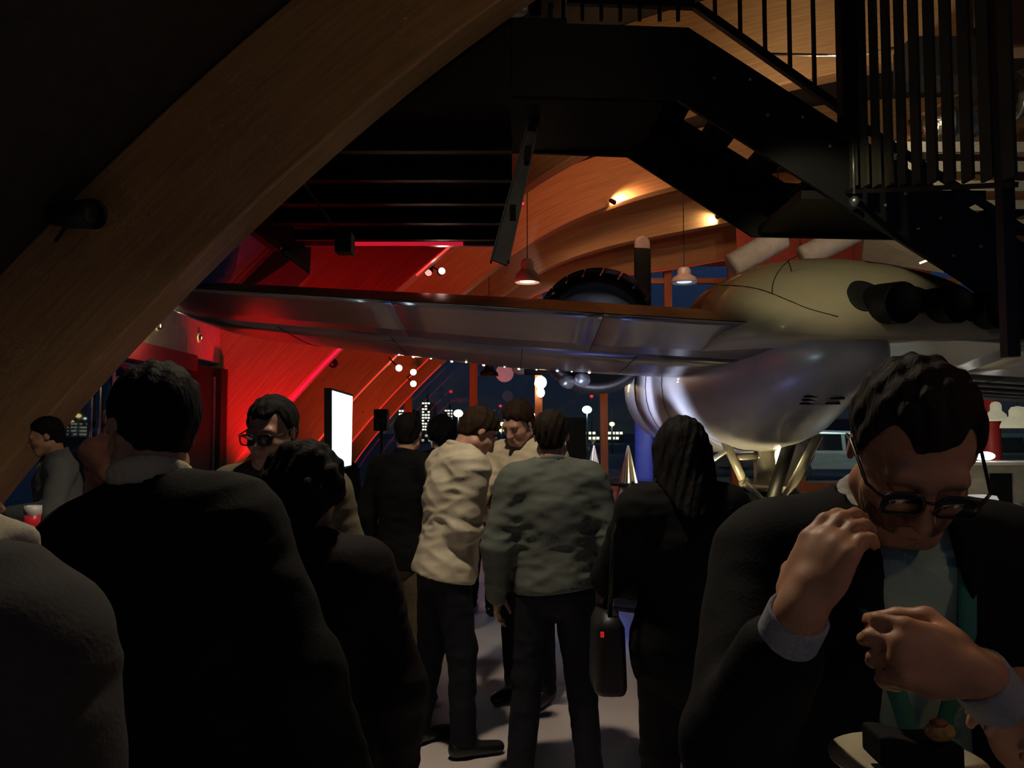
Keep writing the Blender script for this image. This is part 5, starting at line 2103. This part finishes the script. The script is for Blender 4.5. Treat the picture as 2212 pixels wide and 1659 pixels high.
    def hair_post(vol, X, Y, Z):
        u = iT[0, 0] * X + iT[0, 1] * Y + iT[0, 2] * Z + iT[0, 3]
        v = iT[1, 0] * X + iT[1, 1] * Y + iT[1, 2] * Z + iT[1, 3]
        w = iT[2, 0] * X + iT[2, 1] * Y + iT[2, 2] * Z + iT[2, 3]
        # keep above a hair line that drops from the forehead to the nape
        nape = -0.078 if hair_style not in ('long', 'curly') else -0.6
        if hair_style == 'bald':
            line = np.where(v < 0.03, 0.03 + (0.03 - v) * 4, -0.02 - (v - 0.03) * 0.9)
            cut = np.maximum(line - w, w - 0.055)
            cut = np.maximum(cut, 0.0 - v)
        else:
            line = np.where(v < -0.02, front * 1.0 - (v + 0.06) * 0.9, np.where(v < 0.012, front - 0.036 - (v + 0.02) * 2.3, np.maximum(-0.045 - (v - 0.012) * 1.1, nape)))
            cut = line - w + 0.006 * np.sin(u * 95 + 2 * np.sin(v * 60 + seed)) * (v < 0.0)
            if hair_style == 'receding':
                bmp = 0.052 * np.exp(-((np.abs(u) - 0.052) / 0.019) ** 2)
                cut = np.where(v < 0.012, cut + bmp * np.clip((0.012 - v) / 0.05, 0, 1), cut)
            vol = vol + np.clip(0.014 + cut, 0, 0.014) * 0.55 * s
        n_ = 0.0022 * (np.sin(u * 190 + w * 60) + np.sin(v * 160 - u * 90 + seed))
        return np.maximum(vol + n_ * s, cut * s)
    field_obj('hair', Hh, min(h, 0.006), hair_m, root, hair_post)

    # ---- clothes
    tp = dict(kind='jacket', inf=0.022, hem=-0.12, sleeve=0.97, collar=True)
    tp.update(top or {})
    inf = tp['inf']
    C = torso(inf)
    if tp['hem'] < -0.05:
        C.append(ell(fr(T, (0, 0.0, -0.06)), ((0.168 + inf) * s, (0.125 + inf) * s * wd, (0.16 + inf) * s), k=0.05))
    for sd in ('R', 'L'):
        sh, el, wr, hd, pn, cv, _ = A[sd]
        C.append(rcone(sh, el, (0.058 + inf) * s, (0.043 + inf * 0.9) * s, k=0.045))
        e2 = el + (wr - el) * tp['sleeve']
        C.append(rcone(el, e2, (0.044 + inf * 0.9) * s, (0.030 + inf * 0.8) * s, k=0.03))
    iTt = np.linalg.inv(np4(T))
    Lmb = [(np.asarray(A[sd][k]), np.asarray(A[sd][k + 1]) if k == 0 else A[sd][1] + (A[sd][2] - A[sd][1]) * tp['sleeve'], 0.13 * s) for sd in ('R', 'L') for k in (0, 1)]
    rn = np.random.RandomState(seed)
    ph = rn.uniform(0, 6, 6)
    amp = tp.get('wrinkle', 0.004)

    def top_post(vol, X, Y, Z):
        u = iTt[0, 0] * X + iTt[0, 1] * Y + iTt[0, 2] * Z + iTt[0, 3]
        v = iTt[1, 0] * X + iTt[1, 1] * Y + iTt[1, 2] * Z + iTt[1, 3]
        w = iTt[2, 0] * X + iTt[2, 1] * Y + iTt[2, 2] * Z + iTt[2, 3]
        d = vol.copy()
        near = np.nonzero(np.abs(vol) < 0.035)
        uu, vv_, ww = np.broadcast_to(u, vol.shape)[near], np.broadcast_to(v, vol.shape)[near], np.broadcast_to(w, vol.shape)[near]
        n1 = vnoise(uu * 9 + 1.5 * ww * 9, vv_ * 9, ww * 16 - uu * 6, seed)
        n2 = vnoise(uu * 7 - ww * 10, vv_ * 8 + ww * 4, ww * 22 + uu * 5, seed + 50)
        n3 = vnoise(uu * 26, vv_ * 26, ww * 34, seed + 90)
        rid = (1 - np.abs(2 * n1 - 1)) * 0.9 + (1 - np.abs(2 * n2 - 1)) * 0.9 - 0.9
        d[near] -= (amp * 1.6 * rid + amp * tp.get('fine', 0.12) * (n3 - 0.5) * 2) * s
        # hem (only near the trunk, arms that hang below it keep their sleeves)
        trunk = np.abs(u) < 0.235
        hemz = tp['hem'] + 0.012 * np.sin(u * 9 + ph[5])
        d = np.where(trunk, np.maximum(d, (hemz - w) * s), d)
        # neck opening
        nk = np.sqrt(u ** 2 + ((v - 0.008) / 1.1) ** 2) - ((tp.get('collar_r', 0.064) + 0.010) if not female else 0.056)
        d = np.where((w > 0.5), np.maximum(d, -np.maximum(nk, 0.535 - w) * s), d)
        if tp.get('open'):
            ox, ow0, ow1 = tp['open']
            wid = ow0 + (ow1 - ow0) * np.clip((0.52 - w) / 0.5, 0, 1)
            wedge = np.maximum(np.abs(u - ox) - wid, v + 0.02)
            d = np.maximum(d, -wedge * s)
        return d
    tname = tp['kind']
    tobj = field_obj(tname, C, min(max(h, 0.008), 0.009), top_m, root, top_post)
    # collar ring
    if tp['collar']:
        cr = tp.get('collar_r', 0.064)
        ring = []
        for q in range(20):
            a0, a1 = 2 * PI * q / 20, 2 * PI * (q + 1) / 20
            if tp.get('collar_gap', True) and (math.sin(a0) < -0.9 or math.sin(a1) < -0.9):
                continue
            for zz in [q_ + tp.get('collar_z', 0.0) for q_ in (0.565, 0.582, 0.600)]:
                tl_ = 0.30
                f0 = (cr * math.cos(a0), cr * 1.1 * math.sin(a0) + 0.008, zz + tl_ * cr * math.sin(a0))
                f1 = (cr * math.cos(a1), cr * 1.1 * math.sin(a1) + 0.008, zz + tl_ * cr * math.sin(a1))
                ring.append(rcone(apply(T, f0), apply(T, f1), 0.010 * s, 0.010 * s, k=0.012))
        field_obj('collar', ring, min(h, 0.006), tp.get('collar_m', top_m), root)
    if tp.get('shirt_m'):
        Sx = torso(0.006)
        field_obj('shirt', Sx, 0.009, tp['shirt_m'], root,
                  lambda vol, X, Y, Z: vol + 0.003 * np.sin(Z * 50 + 3 * np.sin(X * 12)))
    if tp.get('cuff_m'):
        for sd in ('R', 'L'):
            sh, el, wr, *_ = A[sd]
            u_ = (wr - el) / np.linalg.norm(wr - el)
            c0, c1 = wr - u_ * 0.055 * s, wr - u_ * 0.002 * s

            def cuff_post(vol, X, Y, Z, c0=c0, c1=c1, u_=u_):
                t_ = (X - c1[0]) * u_[0] + (Y - c1[1]) * u_[1] + (Z - c1[2]) * u_[2]
                rr = np.sqrt(np.maximum((X - c1[0]) ** 2 + (Y - c1[1]) ** 2 + (Z - c1[2]) ** 2 - t_ ** 2, 0))
                return np.maximum(np.maximum(vol, t_), np.where(t_ > -0.012, 0.030 * s - rr, -1))
            field_obj('cuff', [rcone(c0, c1 + u_ * 0.05, 0.037 * s, 0.036 * s, k=0.01)], 0.0035, tp['cuff_m'], root, cuff_post)
    # trousers
    if legs_m:
        Tr = [ell(fr(T, (0, 0.0, 0.0)), (0.172 * s, 0.126 * s * wd, 0.14 * s), k=0.05)]
        for sd in ('R', 'L'):
            hip, kn, ank, out = Lg[sd]
            Tr.append(rcone(hip + V3(0, 0.01, -0.01), kn, 0.102 * s, 0.073 * s, k=0.03))
            Tr.append(rcone(kn, ank + V3(0, 0, 0.0) * s, 0.073 * s, 0.060 * s, k=0.03))

        def tr_post(vol, X, Y, Z):
            d = vol.copy()
            near = np.nonzero(np.abs(vol) < 0.03)
            xx, yy, zz = [np.broadcast_to(q_, vol.shape)[near] for q_ in (X, Y, Z)]
            n1 = vnoise(xx * 9 + zz * 5, yy * 9, zz * 15 + xx * 8, seed + 21)
            n2 = vnoise(xx * 12 - zz * 8, yy * 12, zz * 24, seed + 22)
            d[near] -= 0.009 * ((1 - np.abs(2 * n1 - 1)) * 0.8 + (1 - np.abs(2 * n2 - 1)) * 0.5 - 0.65)
            w = iTt[2, 0] * X + iTt[2, 1] * Y + iTt[2, 2] * Z + iTt[2, 3]
            d = np.maximum(d, (w - 0.105) * s)
            return np.maximum(d, 0.055 * s - Z)
        field_obj('trousers', Tr, 0.010, legs_m, root, tr_post)
        Bt = [ell(fr(T, (0, 0.0, 0.0)), (0.176 * s, 0.130 * s * wd, 0.145 * s), k=0.05)]

        def belt_post(vol, X, Y, Z):
            w = iTt[2, 0] * X + iTt[2, 1] * Y + iTt[2, 2] * Z + iTt[2, 3]
            return np.maximum(vol, np.maximum(w - 0.098, 0.063 - w) * s)
        field_obj('belt', Bt, 0.008, shoe_m, root, belt_post)
    for sd in ('R', 'L'):
        hip, kn, ank, out = Lg[sd]
        toe = ank + V3(math.sin(R(out)) * 0.17, -0.175, -0.052) * s
        Sh = [rcone(ank + V3(0, 0.035, -0.040) * s, toe, 0.044 * s, 0.033 * s, k=0.03), rcone(ank + V3(0, 0, -0.03) * s, ank + V3(0, -0.03, 0.02) * s, 0.046 * s, 0.045 * s, k=0.02)]
        field_obj('shoe', Sh, 0.009, shoe_m, root, lambda vol, X, Y, Z: np.maximum(vol, 0.002 - Z))
    if extra:
        extra(root, T, Th, A, s)
    return root


def local_of(pt, x, y, yaw, H):
    """world point -> person local coordinates divided by scale (for wrist targets)"""
    s = H / 1.78
    q = Matrix.Rotation(-R(yaw), 4, 'Z') @ (Vector(pt) - Vector((x, y, 0)))
    return (q.x / s, q.y / s, q.z / s)


def ldir(v, yaw):
    q = Matrix.Rotation(-R(yaw), 4, 'Z') @ Vector(v)
    return (q.x, q.y, q.z)


def glasses_on(root, Th, s, frame_m, lens=True, w=0.026, hgt=0.019):
    for nm in ('rims',):
        g = MB()
        for sg in (-1, 1):
            pts = []
            for k in range(25):
                a_ = 2 * PI * k / 24
                ca, sa = math.cos(a_), math.sin(a_)
                pts.append(Vector(apply(Th, (sg * 0.034 + w * math.copysign(abs(ca) ** 0.6, ca), -0.106 - 0.004 * abs(ca), -0.004 + hgt * math.copysign(abs(sa) ** 0.6, sa)))))
            g.tube(pts, 0.0024 * s, 8, caps=False)
        g.tube([Vector(apply(Th, (-0.009, -0.108, 0.003))), Vector(apply(Th, (0, -0.113, 0.006))), Vector(apply(Th, (0.009, -0.108, 0.003)))], 0.0022 * s, 8)
        for sg in (-1, 1):
            g.tube([Vector(apply(Th, (sg * 0.060, -0.108, 0.006))), Vector(apply(Th, (sg * 0.078, -0.085, 0.007))), Vector(apply(Th, (sg * 0.087, 0.0, 0.01))), Vector(apply(Th, (sg * 0.085, 0.03, -0.006)))], 0.0024 * s, 8)
        o = g.build('eyeglasses', frame_m)
        o.parent = root
    if lens:
        for sg in (-1, 1):
            g = MB()
            ring0, ring1 = [], []
            for k in range(24):
                a_ = 2 * PI * k / 24
                ca, sa = math.cos(a_), math.sin(a_)
                q = (sg * 0.034 + w * 0.95 * math.copysign(abs(ca) ** 0.6, ca), -0.106, -0.004 + hgt * 0.95 * math.copysign(abs(sa) ** 0.6, sa))
                ring0.append(Vector(apply(Th, q)))
                ring1.append(Vector(apply(Th, (q[0], q[1] - 0.0015, q[2]))))
            g.loft([ring0, ring1])
            l_ = g.build('lens', glass('spectacle_lens', (0.92, 0.92, 0.9), 0.05))
            l_.parent = o


M_FRAME = mat('dark_spectacle_frame', (0.012, 0.008, 0.008), rough=0.3)
SK1 = skin('fair', (0.55, 0.30, 0.19))
SK2 = skin('rosy', (0.58, 0.31, 0.22))
SK3 = skin('tan', (0.45, 0.23, 0.13))
HD = hair('dark', (0.018, 0.012, 0.009))
HB = hair('brown', (0.032, 0.017, 0.009))
HBK = hair('black', (0.006, 0.005, 0.005))
HG = hair('grey', (0.22, 0.18, 0.16))
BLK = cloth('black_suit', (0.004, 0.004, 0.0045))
CHAR = cloth('charcoal', (0.02, 0.021, 0.022))
WSH = cloth('cream_shirt', (0.60, 0.54, 0.40), rough=0.75)
WSH2 = cloth('off_white_shirt', (0.62, 0.54, 0.38), rough=0.75)
GSH = cloth('grey_green_shirt', (0.11, 0.125, 0.105), rough=0.8)
KHAKI = cloth('khaki', (0.10, 0.075, 0.045))
JEANS = cloth('dark_denim', (0.010, 0.011, 0.016))

# --- the man with glasses, right foreground, eating
gx, gy, gyaw, gH = 0.60, 1.36, -6, 1.80
hr_w = P(1728, 1322, 0.98)     # right wrist (left in the picture)
hl_w = P(2108, 1455, 0.98)


def glasses_man_extra(root, T, Th, A, s):
    glasses_on(root, Th, s, M_FRAME)
    # beard shadow: short stubble shell round jaw
    Bd = [ell(np4(Th @ Matrix.Translation((0, -0.028, -0.06))) / np.array([[s, s, s, 1]] * 4), (0.066 * s, 0.072 * s, 0.064 * s), k=0.02)]
    iT = np.linalg.inv(np4(Th))

    def bp(vol, X, Y, Z):
        u = iT[0, 0] * X + iT[0, 1] * Y + iT[0, 2] * Z + iT[0, 3]
        v = iT[1, 0] * X + iT[1, 1] * Y + iT[1, 2] * Z + iT[1, 3]
        w = iT[2, 0] * X + iT[2, 1] * Y + iT[2, 2] * Z + iT[2, 3]
        cut = w + 0.052 - np.abs(u) * 0.55
        mouth = 0.02 - np.sqrt((u / 1.3) ** 2 + ((w + 0.07) * 1.7) ** 2)
        return np.maximum(np.maximum(vol, cut * s), mouth * s)
    field_obj('beard', Bd, 0.005, hair('stubble', (0.24, 0.125, 0.075)), root, bp)
    # teal lanyard ribbon round the neck, V on the chest
    g = MB()
    for sg in (-1, 1):
        pts = [(sg * 0.07, 0.03, 0.585), (sg * 0.085, -0.07, 0.535), (sg * 0.06, -0.135, 0.44), (sg * 0.03, -0.152, 0.34), (0.0, -0.158, 0.24)]
        pts = catmull([(p[0], p[1]) for p in pts], 1) and pts
        rows = []
        for p in pts:
            rows.append([Vector(apply(T, (p[0] - 0.012, p[1], p[2] - 0.004))), Vector(apply(T, (p[0] + 0.012, p[1], p[2] + 0.004))), Vector(apply(T, (p[0] + 0.012, p[1] - 0.003, p[2] + 0.004))), Vector(apply(T, (p[0] - 0.012, p[1] - 0.003, p[2] - 0.004)))])
        g.loft(rows)
    o = g.build('lanyard', cloth('teal_ribbon', (0.05, 0.22, 0.17)))
    o.parent = root


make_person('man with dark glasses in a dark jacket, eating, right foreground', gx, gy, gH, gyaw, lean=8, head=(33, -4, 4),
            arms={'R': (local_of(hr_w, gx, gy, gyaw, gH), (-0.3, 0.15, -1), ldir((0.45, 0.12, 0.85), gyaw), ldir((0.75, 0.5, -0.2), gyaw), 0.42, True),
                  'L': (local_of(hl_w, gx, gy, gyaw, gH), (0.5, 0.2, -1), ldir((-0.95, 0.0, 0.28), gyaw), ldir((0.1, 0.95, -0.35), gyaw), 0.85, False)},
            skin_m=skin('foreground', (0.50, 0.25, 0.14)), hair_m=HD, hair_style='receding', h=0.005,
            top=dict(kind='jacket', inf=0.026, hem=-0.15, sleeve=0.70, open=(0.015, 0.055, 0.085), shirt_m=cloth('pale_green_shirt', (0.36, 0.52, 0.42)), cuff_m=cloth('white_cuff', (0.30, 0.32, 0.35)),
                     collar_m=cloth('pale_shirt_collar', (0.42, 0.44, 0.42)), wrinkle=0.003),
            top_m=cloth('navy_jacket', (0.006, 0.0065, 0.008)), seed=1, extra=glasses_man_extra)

# --- somebody beyond the right edge: only hand and plate come into the picture
px_, py_, pyaw, pH = 1.22, 1.02, -92, 1.80
w2 = P(2178, 1612, 0.95)
make_person('person mostly outside the picture holding a plate at lower right', px_, py_, pH, pyaw, head=(10, 0, 0),
            arms={'R': (local_of(w2 + Vector((0.0, 0, 0)), px_, py_, pyaw, pH), (0.0, 1, -0.8), ldir((-0.97, 0.05, 0.1), pyaw), ldir((-0.1, 0.35, -0.95), pyaw), 0.35, False)},
            skin_m=SK2, hair_m=HB, top=dict(kind='jacket', inf=0.02, sleeve=0.9), top_m=CHAR, seed=2, h=0.008)
pc = P(1960, 1668, 0.96)
pl = empty('plate', (pc.x, pc.y, pc.z), 'pale plate at the lower right edge under a black napkin', 'plate')
mb = MB()
mb.lathe([(0, 0.0), (0.05, 0.0), (0.085, 0.012), (0.086, 0.015), (0.05, 0.005), (0, 0.004)], 36, Matrix.Translation(pc))
mb.build('dish', mat('pale_plate_glaze', (0.55, 0.50, 0.34), rough=0.3), parent=pl)
nk = P(1972, 1610, 0.955)
mb = MB()
rows = []
for i in range(9):
    f = i / 8
    x = nk.x - 0.047 + 0.094 * f
    zz = nk.z - 0.012 * f + 0.002 * math.sin(f * 9)
    rows.append([(x, 0.93, zz - 0.017), (x, 0.985, zz - 0.015), (x, 0.985, zz + 0.017), (x, 0.93, zz + 0.018)])
mb.loft(rows, smooth=False)
tag(mb.build('napkin', cloth('black_napkin', (0.008, 0.008, 0.009)), bevel=0.004), 'folded black napkin above the pale plate', 'napkin')
cb = P(2030, 1580, 0.93)
mb = MB()
mb.sphere(cb, (0.017, 0.012, 0.011), 16, 10)
snack = empty('canape', cb, 'small golden canape between the fingers at lower right', 'food')
o = mb.build('bread', mat('golden_bread', (0.42, 0.24, 0.07), rough=0.7, bump=0.5, bscale=150), parent=snack)
mb = MB()
mb.sphere(cb + Vector((-0.002, -0.002, 0.010)), (0.010, 0.008, 0.005), 12, 8)
mb.build('topping', mat('brown_topping', (0.20, 0.07, 0.03), rough=0.5), parent=snack)

# --- dark-suited man with his back to us, left foreground
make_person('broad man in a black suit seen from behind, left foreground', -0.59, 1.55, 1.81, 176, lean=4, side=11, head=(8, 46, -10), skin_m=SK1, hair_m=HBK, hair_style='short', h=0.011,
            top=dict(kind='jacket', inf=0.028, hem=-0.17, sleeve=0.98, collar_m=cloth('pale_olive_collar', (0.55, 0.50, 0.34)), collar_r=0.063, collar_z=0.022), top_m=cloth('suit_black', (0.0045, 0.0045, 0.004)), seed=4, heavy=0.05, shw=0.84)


# --- near person at the left edge in a grey jacket, pale scarf on the shoulder
def scarf_extra(root, T, Th, A, s):
    pr = []
    for q in range(14):
        a0, a1 = 2 * PI * q / 14, 2 * PI * (q + 1) / 14
        pr.append(rcone(apply(T, (0.085 * math.cos(a0), 0.02 + 0.09 * math.sin(a0), 0.555 + 0.03 * math.sin(3 * a0))), apply(T, (0.085 * math.cos(a1), 0.02 + 0.09 * math.sin(a1), 0.555 + 0.03 * math.sin(3 * a1))), 0.036, 0.036, k=0.03))
    sg = 1 if A['L'][0][0] > A['R'][0][0] else 1
    for dy, rr in ((-0.05, 0.052), (0.02, 0.055), (0.08, 0.05)):
        pr.append(rcone(apply(T, (-0.06, dy, 0.60)), apply(T, (-0.11, dy, 0.60)), rr, rr * 0.9, k=0.03))
    field_obj('scarf', pr, 0.008, cloth('pale_scarf', (0.50, 0.46, 0.34)), root,
              lambda vol, X, Y, Z: vol + 0.006 * np.sin(X * 55 + Z * 70) + 0.004 * np.sin(Y * 60 - X * 20))


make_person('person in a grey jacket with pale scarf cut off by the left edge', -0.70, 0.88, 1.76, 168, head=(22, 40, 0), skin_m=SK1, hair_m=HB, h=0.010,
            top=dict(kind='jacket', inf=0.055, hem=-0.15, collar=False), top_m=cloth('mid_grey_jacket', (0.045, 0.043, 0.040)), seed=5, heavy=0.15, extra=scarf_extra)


# --- man with glasses facing us behind them
def gl_extra(root, T, Th, A, s):
    glasses_on(root, Th, s, M_FRAME)


make_person('balding man with glasses facing us before the red arch', -0.85, 2.95, 1.78, -6, head=(14, -6, 0), skin_m=skin('dim', (0.42, 0.22, 0.15)), hair_m=HBK, hair_style='receding', h=0.008,
            top=dict(kind='jacket', inf=0.028), top_m=cloth('olive_coat', (0.12, 0.10, 0.065)), seed=6, extra=gl_extra)
# --- woman with dark curly hair, dark jacket over dark red
make_person('short person with dark curly hair in a dark jacket, seen from behind', -0.53, 2.05, 1.60, 186, head=(8, -10, 0), skin_m=SK3, hair_m=HBK, hair_style='curly', h=0.010,
            top=dict(kind='jacket', inf=0.042, hem=-0.2), top_m=cloth('red_black_jacket', (0.008, 0.005, 0.005)), legs_m=cloth('dark_red_skirt', (0.05, 0.006, 0.008)), female=True, heavy=0.25, seed=7)
# --- man in dark jacket and khaki trousers
make_person('man in a dark jacket and khaki trousers left of the white shirts', -0.66, 5.0, 1.76, 152, lean=2, head=(6, 20, 0), skin_m=SK1, hair_m=HBK, h=0.009,
            top=dict(kind='jacket', inf=0.026, hem=-0.1), top_m=BLK, legs_m=KHAKI, seed=8, feet={'R': (-0.12, 0.05, -10), 'L': (0.10, -0.05, 8)})
# --- man in cream shirt leaning in, seen in profile
x8, y8, yw8, H8 = -0.35, 4.30, 118, 1.82
make_person('man in a cream untucked shirt bending forward, in profile', x8, y8, H8, yw8, lean=9, head=(30, -8, 0),
            arms={'R': (local_of((-0.03, 4.30, 1.13), x8, y8, yw8, H8), (0, 1, -1), ldir((0.95, 0.25, 0.15), yw8), ldir((-0.1, 0.2, 1), yw8), 0.7, False),
                  'L': (local_of((0.03, 4.48, 1.16), x8, y8, yw8, H8), (0, 1, -1), ldir((0.9, 0.1, 0.2), yw8), ldir((0.1, -0.6, 0.8), yw8), 0.7, False)},
            skin_m=SK2, hair_m=HB, hair_style='thick', h=0.007, top=dict(kind='shirt', inf=0.030, hem=-0.07, sleeve=0.25, wrinkle=0.0065), top_m=WSH, legs_m=JEANS, seed=9,
            feet={'R': (-0.14, -0.06, -12), 'L': (0.12, 0.08, 10)})
# --- second white shirt, facing us, looking down
x9, y9, yw9, H9 = 0.10, 5.05, -32, 1.86
make_person('tall man in an off-white shirt facing us, looking down', x9, y9, H9, yw9, lean=4, head=(26, -4, 4),
            arms={'R': (local_of((-0.22, 4.72, 1.20), x9, y9, yw9, H9), (-1, 0.4, -0.8), ldir((0.3, -0.9, 0.1), yw9), ldir((0.6, 0.1, 0.6), yw9), 0.8, False),
                  'L': (local_of((0.02, 4.62, 1.14), x9, y9, yw9, H9), (1, 0.4, -0.8), ldir((-0.7, -0.6, 0.1), yw9), ldir((-0.2, 0.2, 0.9), yw9), 0.8, False)},
            skin_m=SK2, hair_m=HB, hair_style='thick', h=0.007, top=dict(kind='shirt', inf=0.024, hem=-0.05, sleeve=0.45, wrinkle=0.005), top_m=WSH2, legs_m=JEANS, seed=10)
# --- man in grey-green shirt from behind
make_person('man in a grey-green shirt seen from behind in the centre', 0.20, 3.85, 1.75, 183, lean=2, side=1, head=(6, -10, 0), skin_m=SK2, hair_m=HD, hair_style='short', h=0.010,
            top=dict(kind='shirt', inf=0.030, hem=-0.01, sleeve=0.97, wrinkle=0.0055), top_m=GSH, legs_m=JEANS, seed=11, heavy=0.12, feet={'R': (-0.16, 0.0, -12), 'L': (0.17, 0.02, 12)})
# --- woman with long dark hair
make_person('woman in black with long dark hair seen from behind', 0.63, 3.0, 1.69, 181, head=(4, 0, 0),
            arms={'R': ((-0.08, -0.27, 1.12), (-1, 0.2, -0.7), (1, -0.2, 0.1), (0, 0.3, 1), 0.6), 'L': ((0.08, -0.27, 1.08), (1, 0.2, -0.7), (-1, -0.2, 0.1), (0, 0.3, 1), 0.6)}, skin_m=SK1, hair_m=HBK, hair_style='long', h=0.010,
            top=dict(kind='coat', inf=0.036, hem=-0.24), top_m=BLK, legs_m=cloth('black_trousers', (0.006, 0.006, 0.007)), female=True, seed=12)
# --- far left: man in grey jacket, white shirt
x12, y12, yw12, H12 = -3.02, 5.45, -52, 1.75
make_person('man in a grey jacket and white shirt at far left, turned left', x12, y12, H12, yw12, lean=4, head=(14, -10, 0),
            arms={'L': ((0.14, -0.30, 1.14), (1, 0.4, -0.8), (-0.5, -0.8, 0.1), (-0.3, 0.3, 0.8), 0.7, False)},
            skin_m=SK3, hair_m=HBK, h=0.008, top=dict(kind='jacket', inf=0.026, open=(0.0, 0.05, 0.10), shirt_m=cloth('white_shirt', (0.62, 0.62, 0.60))), top_m=cloth('grey_jacket', (0.14, 0.15, 0.14)), seed=13)
x13, y13, yw13, H13 = -3.28, 6.65, 70, 1.86
make_person('bald man in a pinkish shirt drinking behind the door stile', x13, y13, H13, yw13, head=(6, 0, 0),
            arms={'R': (local_of((-3.06, 6.50, 1.52), x13, y13, yw13, H13), (-1, 0.4, -0.8), ldir((-0.1, 0.2, 0.95), yw13), ldir((-0.9, 0.2, 0), yw13), 0.7, False)},
            skin_m=skin('pale', (0.60, 0.38, 0.28)), hair_m=HG, hair_style='bald', h=0.010, top=dict(kind='shirt', inf=0.024, hem=-0.03, sleeve=0.5), top_m=cloth('pinkish_shirt', (0.30, 0.14, 0.10)), seed=14)
# --- heads further back in the group
make_person('person with dark curly hair in black behind the cream shirt', -0.52, 6.05, 1.74, 196, head=(10, 10, 0), skin_m=SK1, hair_m=HBK, hair_style='curly', h=0.010, top=dict(kind='jacket', inf=0.03), top_m=BLK, seed=15)
make_person('grey-haired man farthest back between the two white shirts', -0.27, 7.4, 1.78, 160, head=(4, 0, 0), skin_m=skin('pale', (0.60, 0.38, 0.28)), hair_m=HG, hair_style='buzz', h=0.010, top=dict(kind='jacket', inf=0.026), top_m=CHAR, seed=16)
make_person('dark figure standing beside the glowing screen', -1.62, 7.6, 1.58, 150, head=(6, 0, 0), skin_m=SK3, hair_m=HBK, hair_style='short', h=0.010, top=dict(kind='jacket', inf=0.03), top_m=BLK, seed=17)

# --- black handbag with a small red light, hanging at the long-haired woman's left side
bc = P(1312, 1395, 2.98)
hb2 = empty('handbag', (bc.x, 2.98, bc.z - 0.14), 'black handbag with a tiny red light at the woman\'s hip', 'bag')
mb = MB()
rows = []
for f, w_ in ((0.0, 0.055), (0.06, 0.062), (0.85, 0.055), (1.0, 0.035)):
    rows.append([(bc.x + w_ * math.copysign(abs(math.cos(t)) ** 0.5, math.cos(t)), 2.98 + 0.13 * math.copysign(abs(math.sin(t)) ** 0.5, math.sin(t)), bc.z - 0.14 + 0.26 * f) for t in [2 * PI * k / 20 for k in range(20)]])
mb.loft(rows)
mb.build('bag_body', mat('black_bag_leather', (0.006, 0.006, 0.006), rough=0.5), parent=hb2)
mb = MB()
mb.tube([(bc.x, 2.90, bc.z + 0.11), (bc.x + 0.02, 2.95, bc.z + 0.4), (bc.x + 0.07, 2.99, 1.40), (bc.x + 0.10, 3.02, 1.455), (bc.x + 0.07, 3.04, 1.40), (bc.x + 0.02, 3.03, bc.z + 0.4), (bc.x, 3.06, bc.z + 0.11)], 0.008, 8)
mb.build('strap', mat('black_bag_leather', (0.006, 0.006, 0.006), rough=0.5), parent=hb2)
q = P(1301, 1371, 2.845)
mb = MB()
mb.box(q, (0.012, 0.006, 0.018))
mb.build('red_light', glow('bag_red_light', (1.0, 0.03, 0.04), 0.3), parent=hb2)
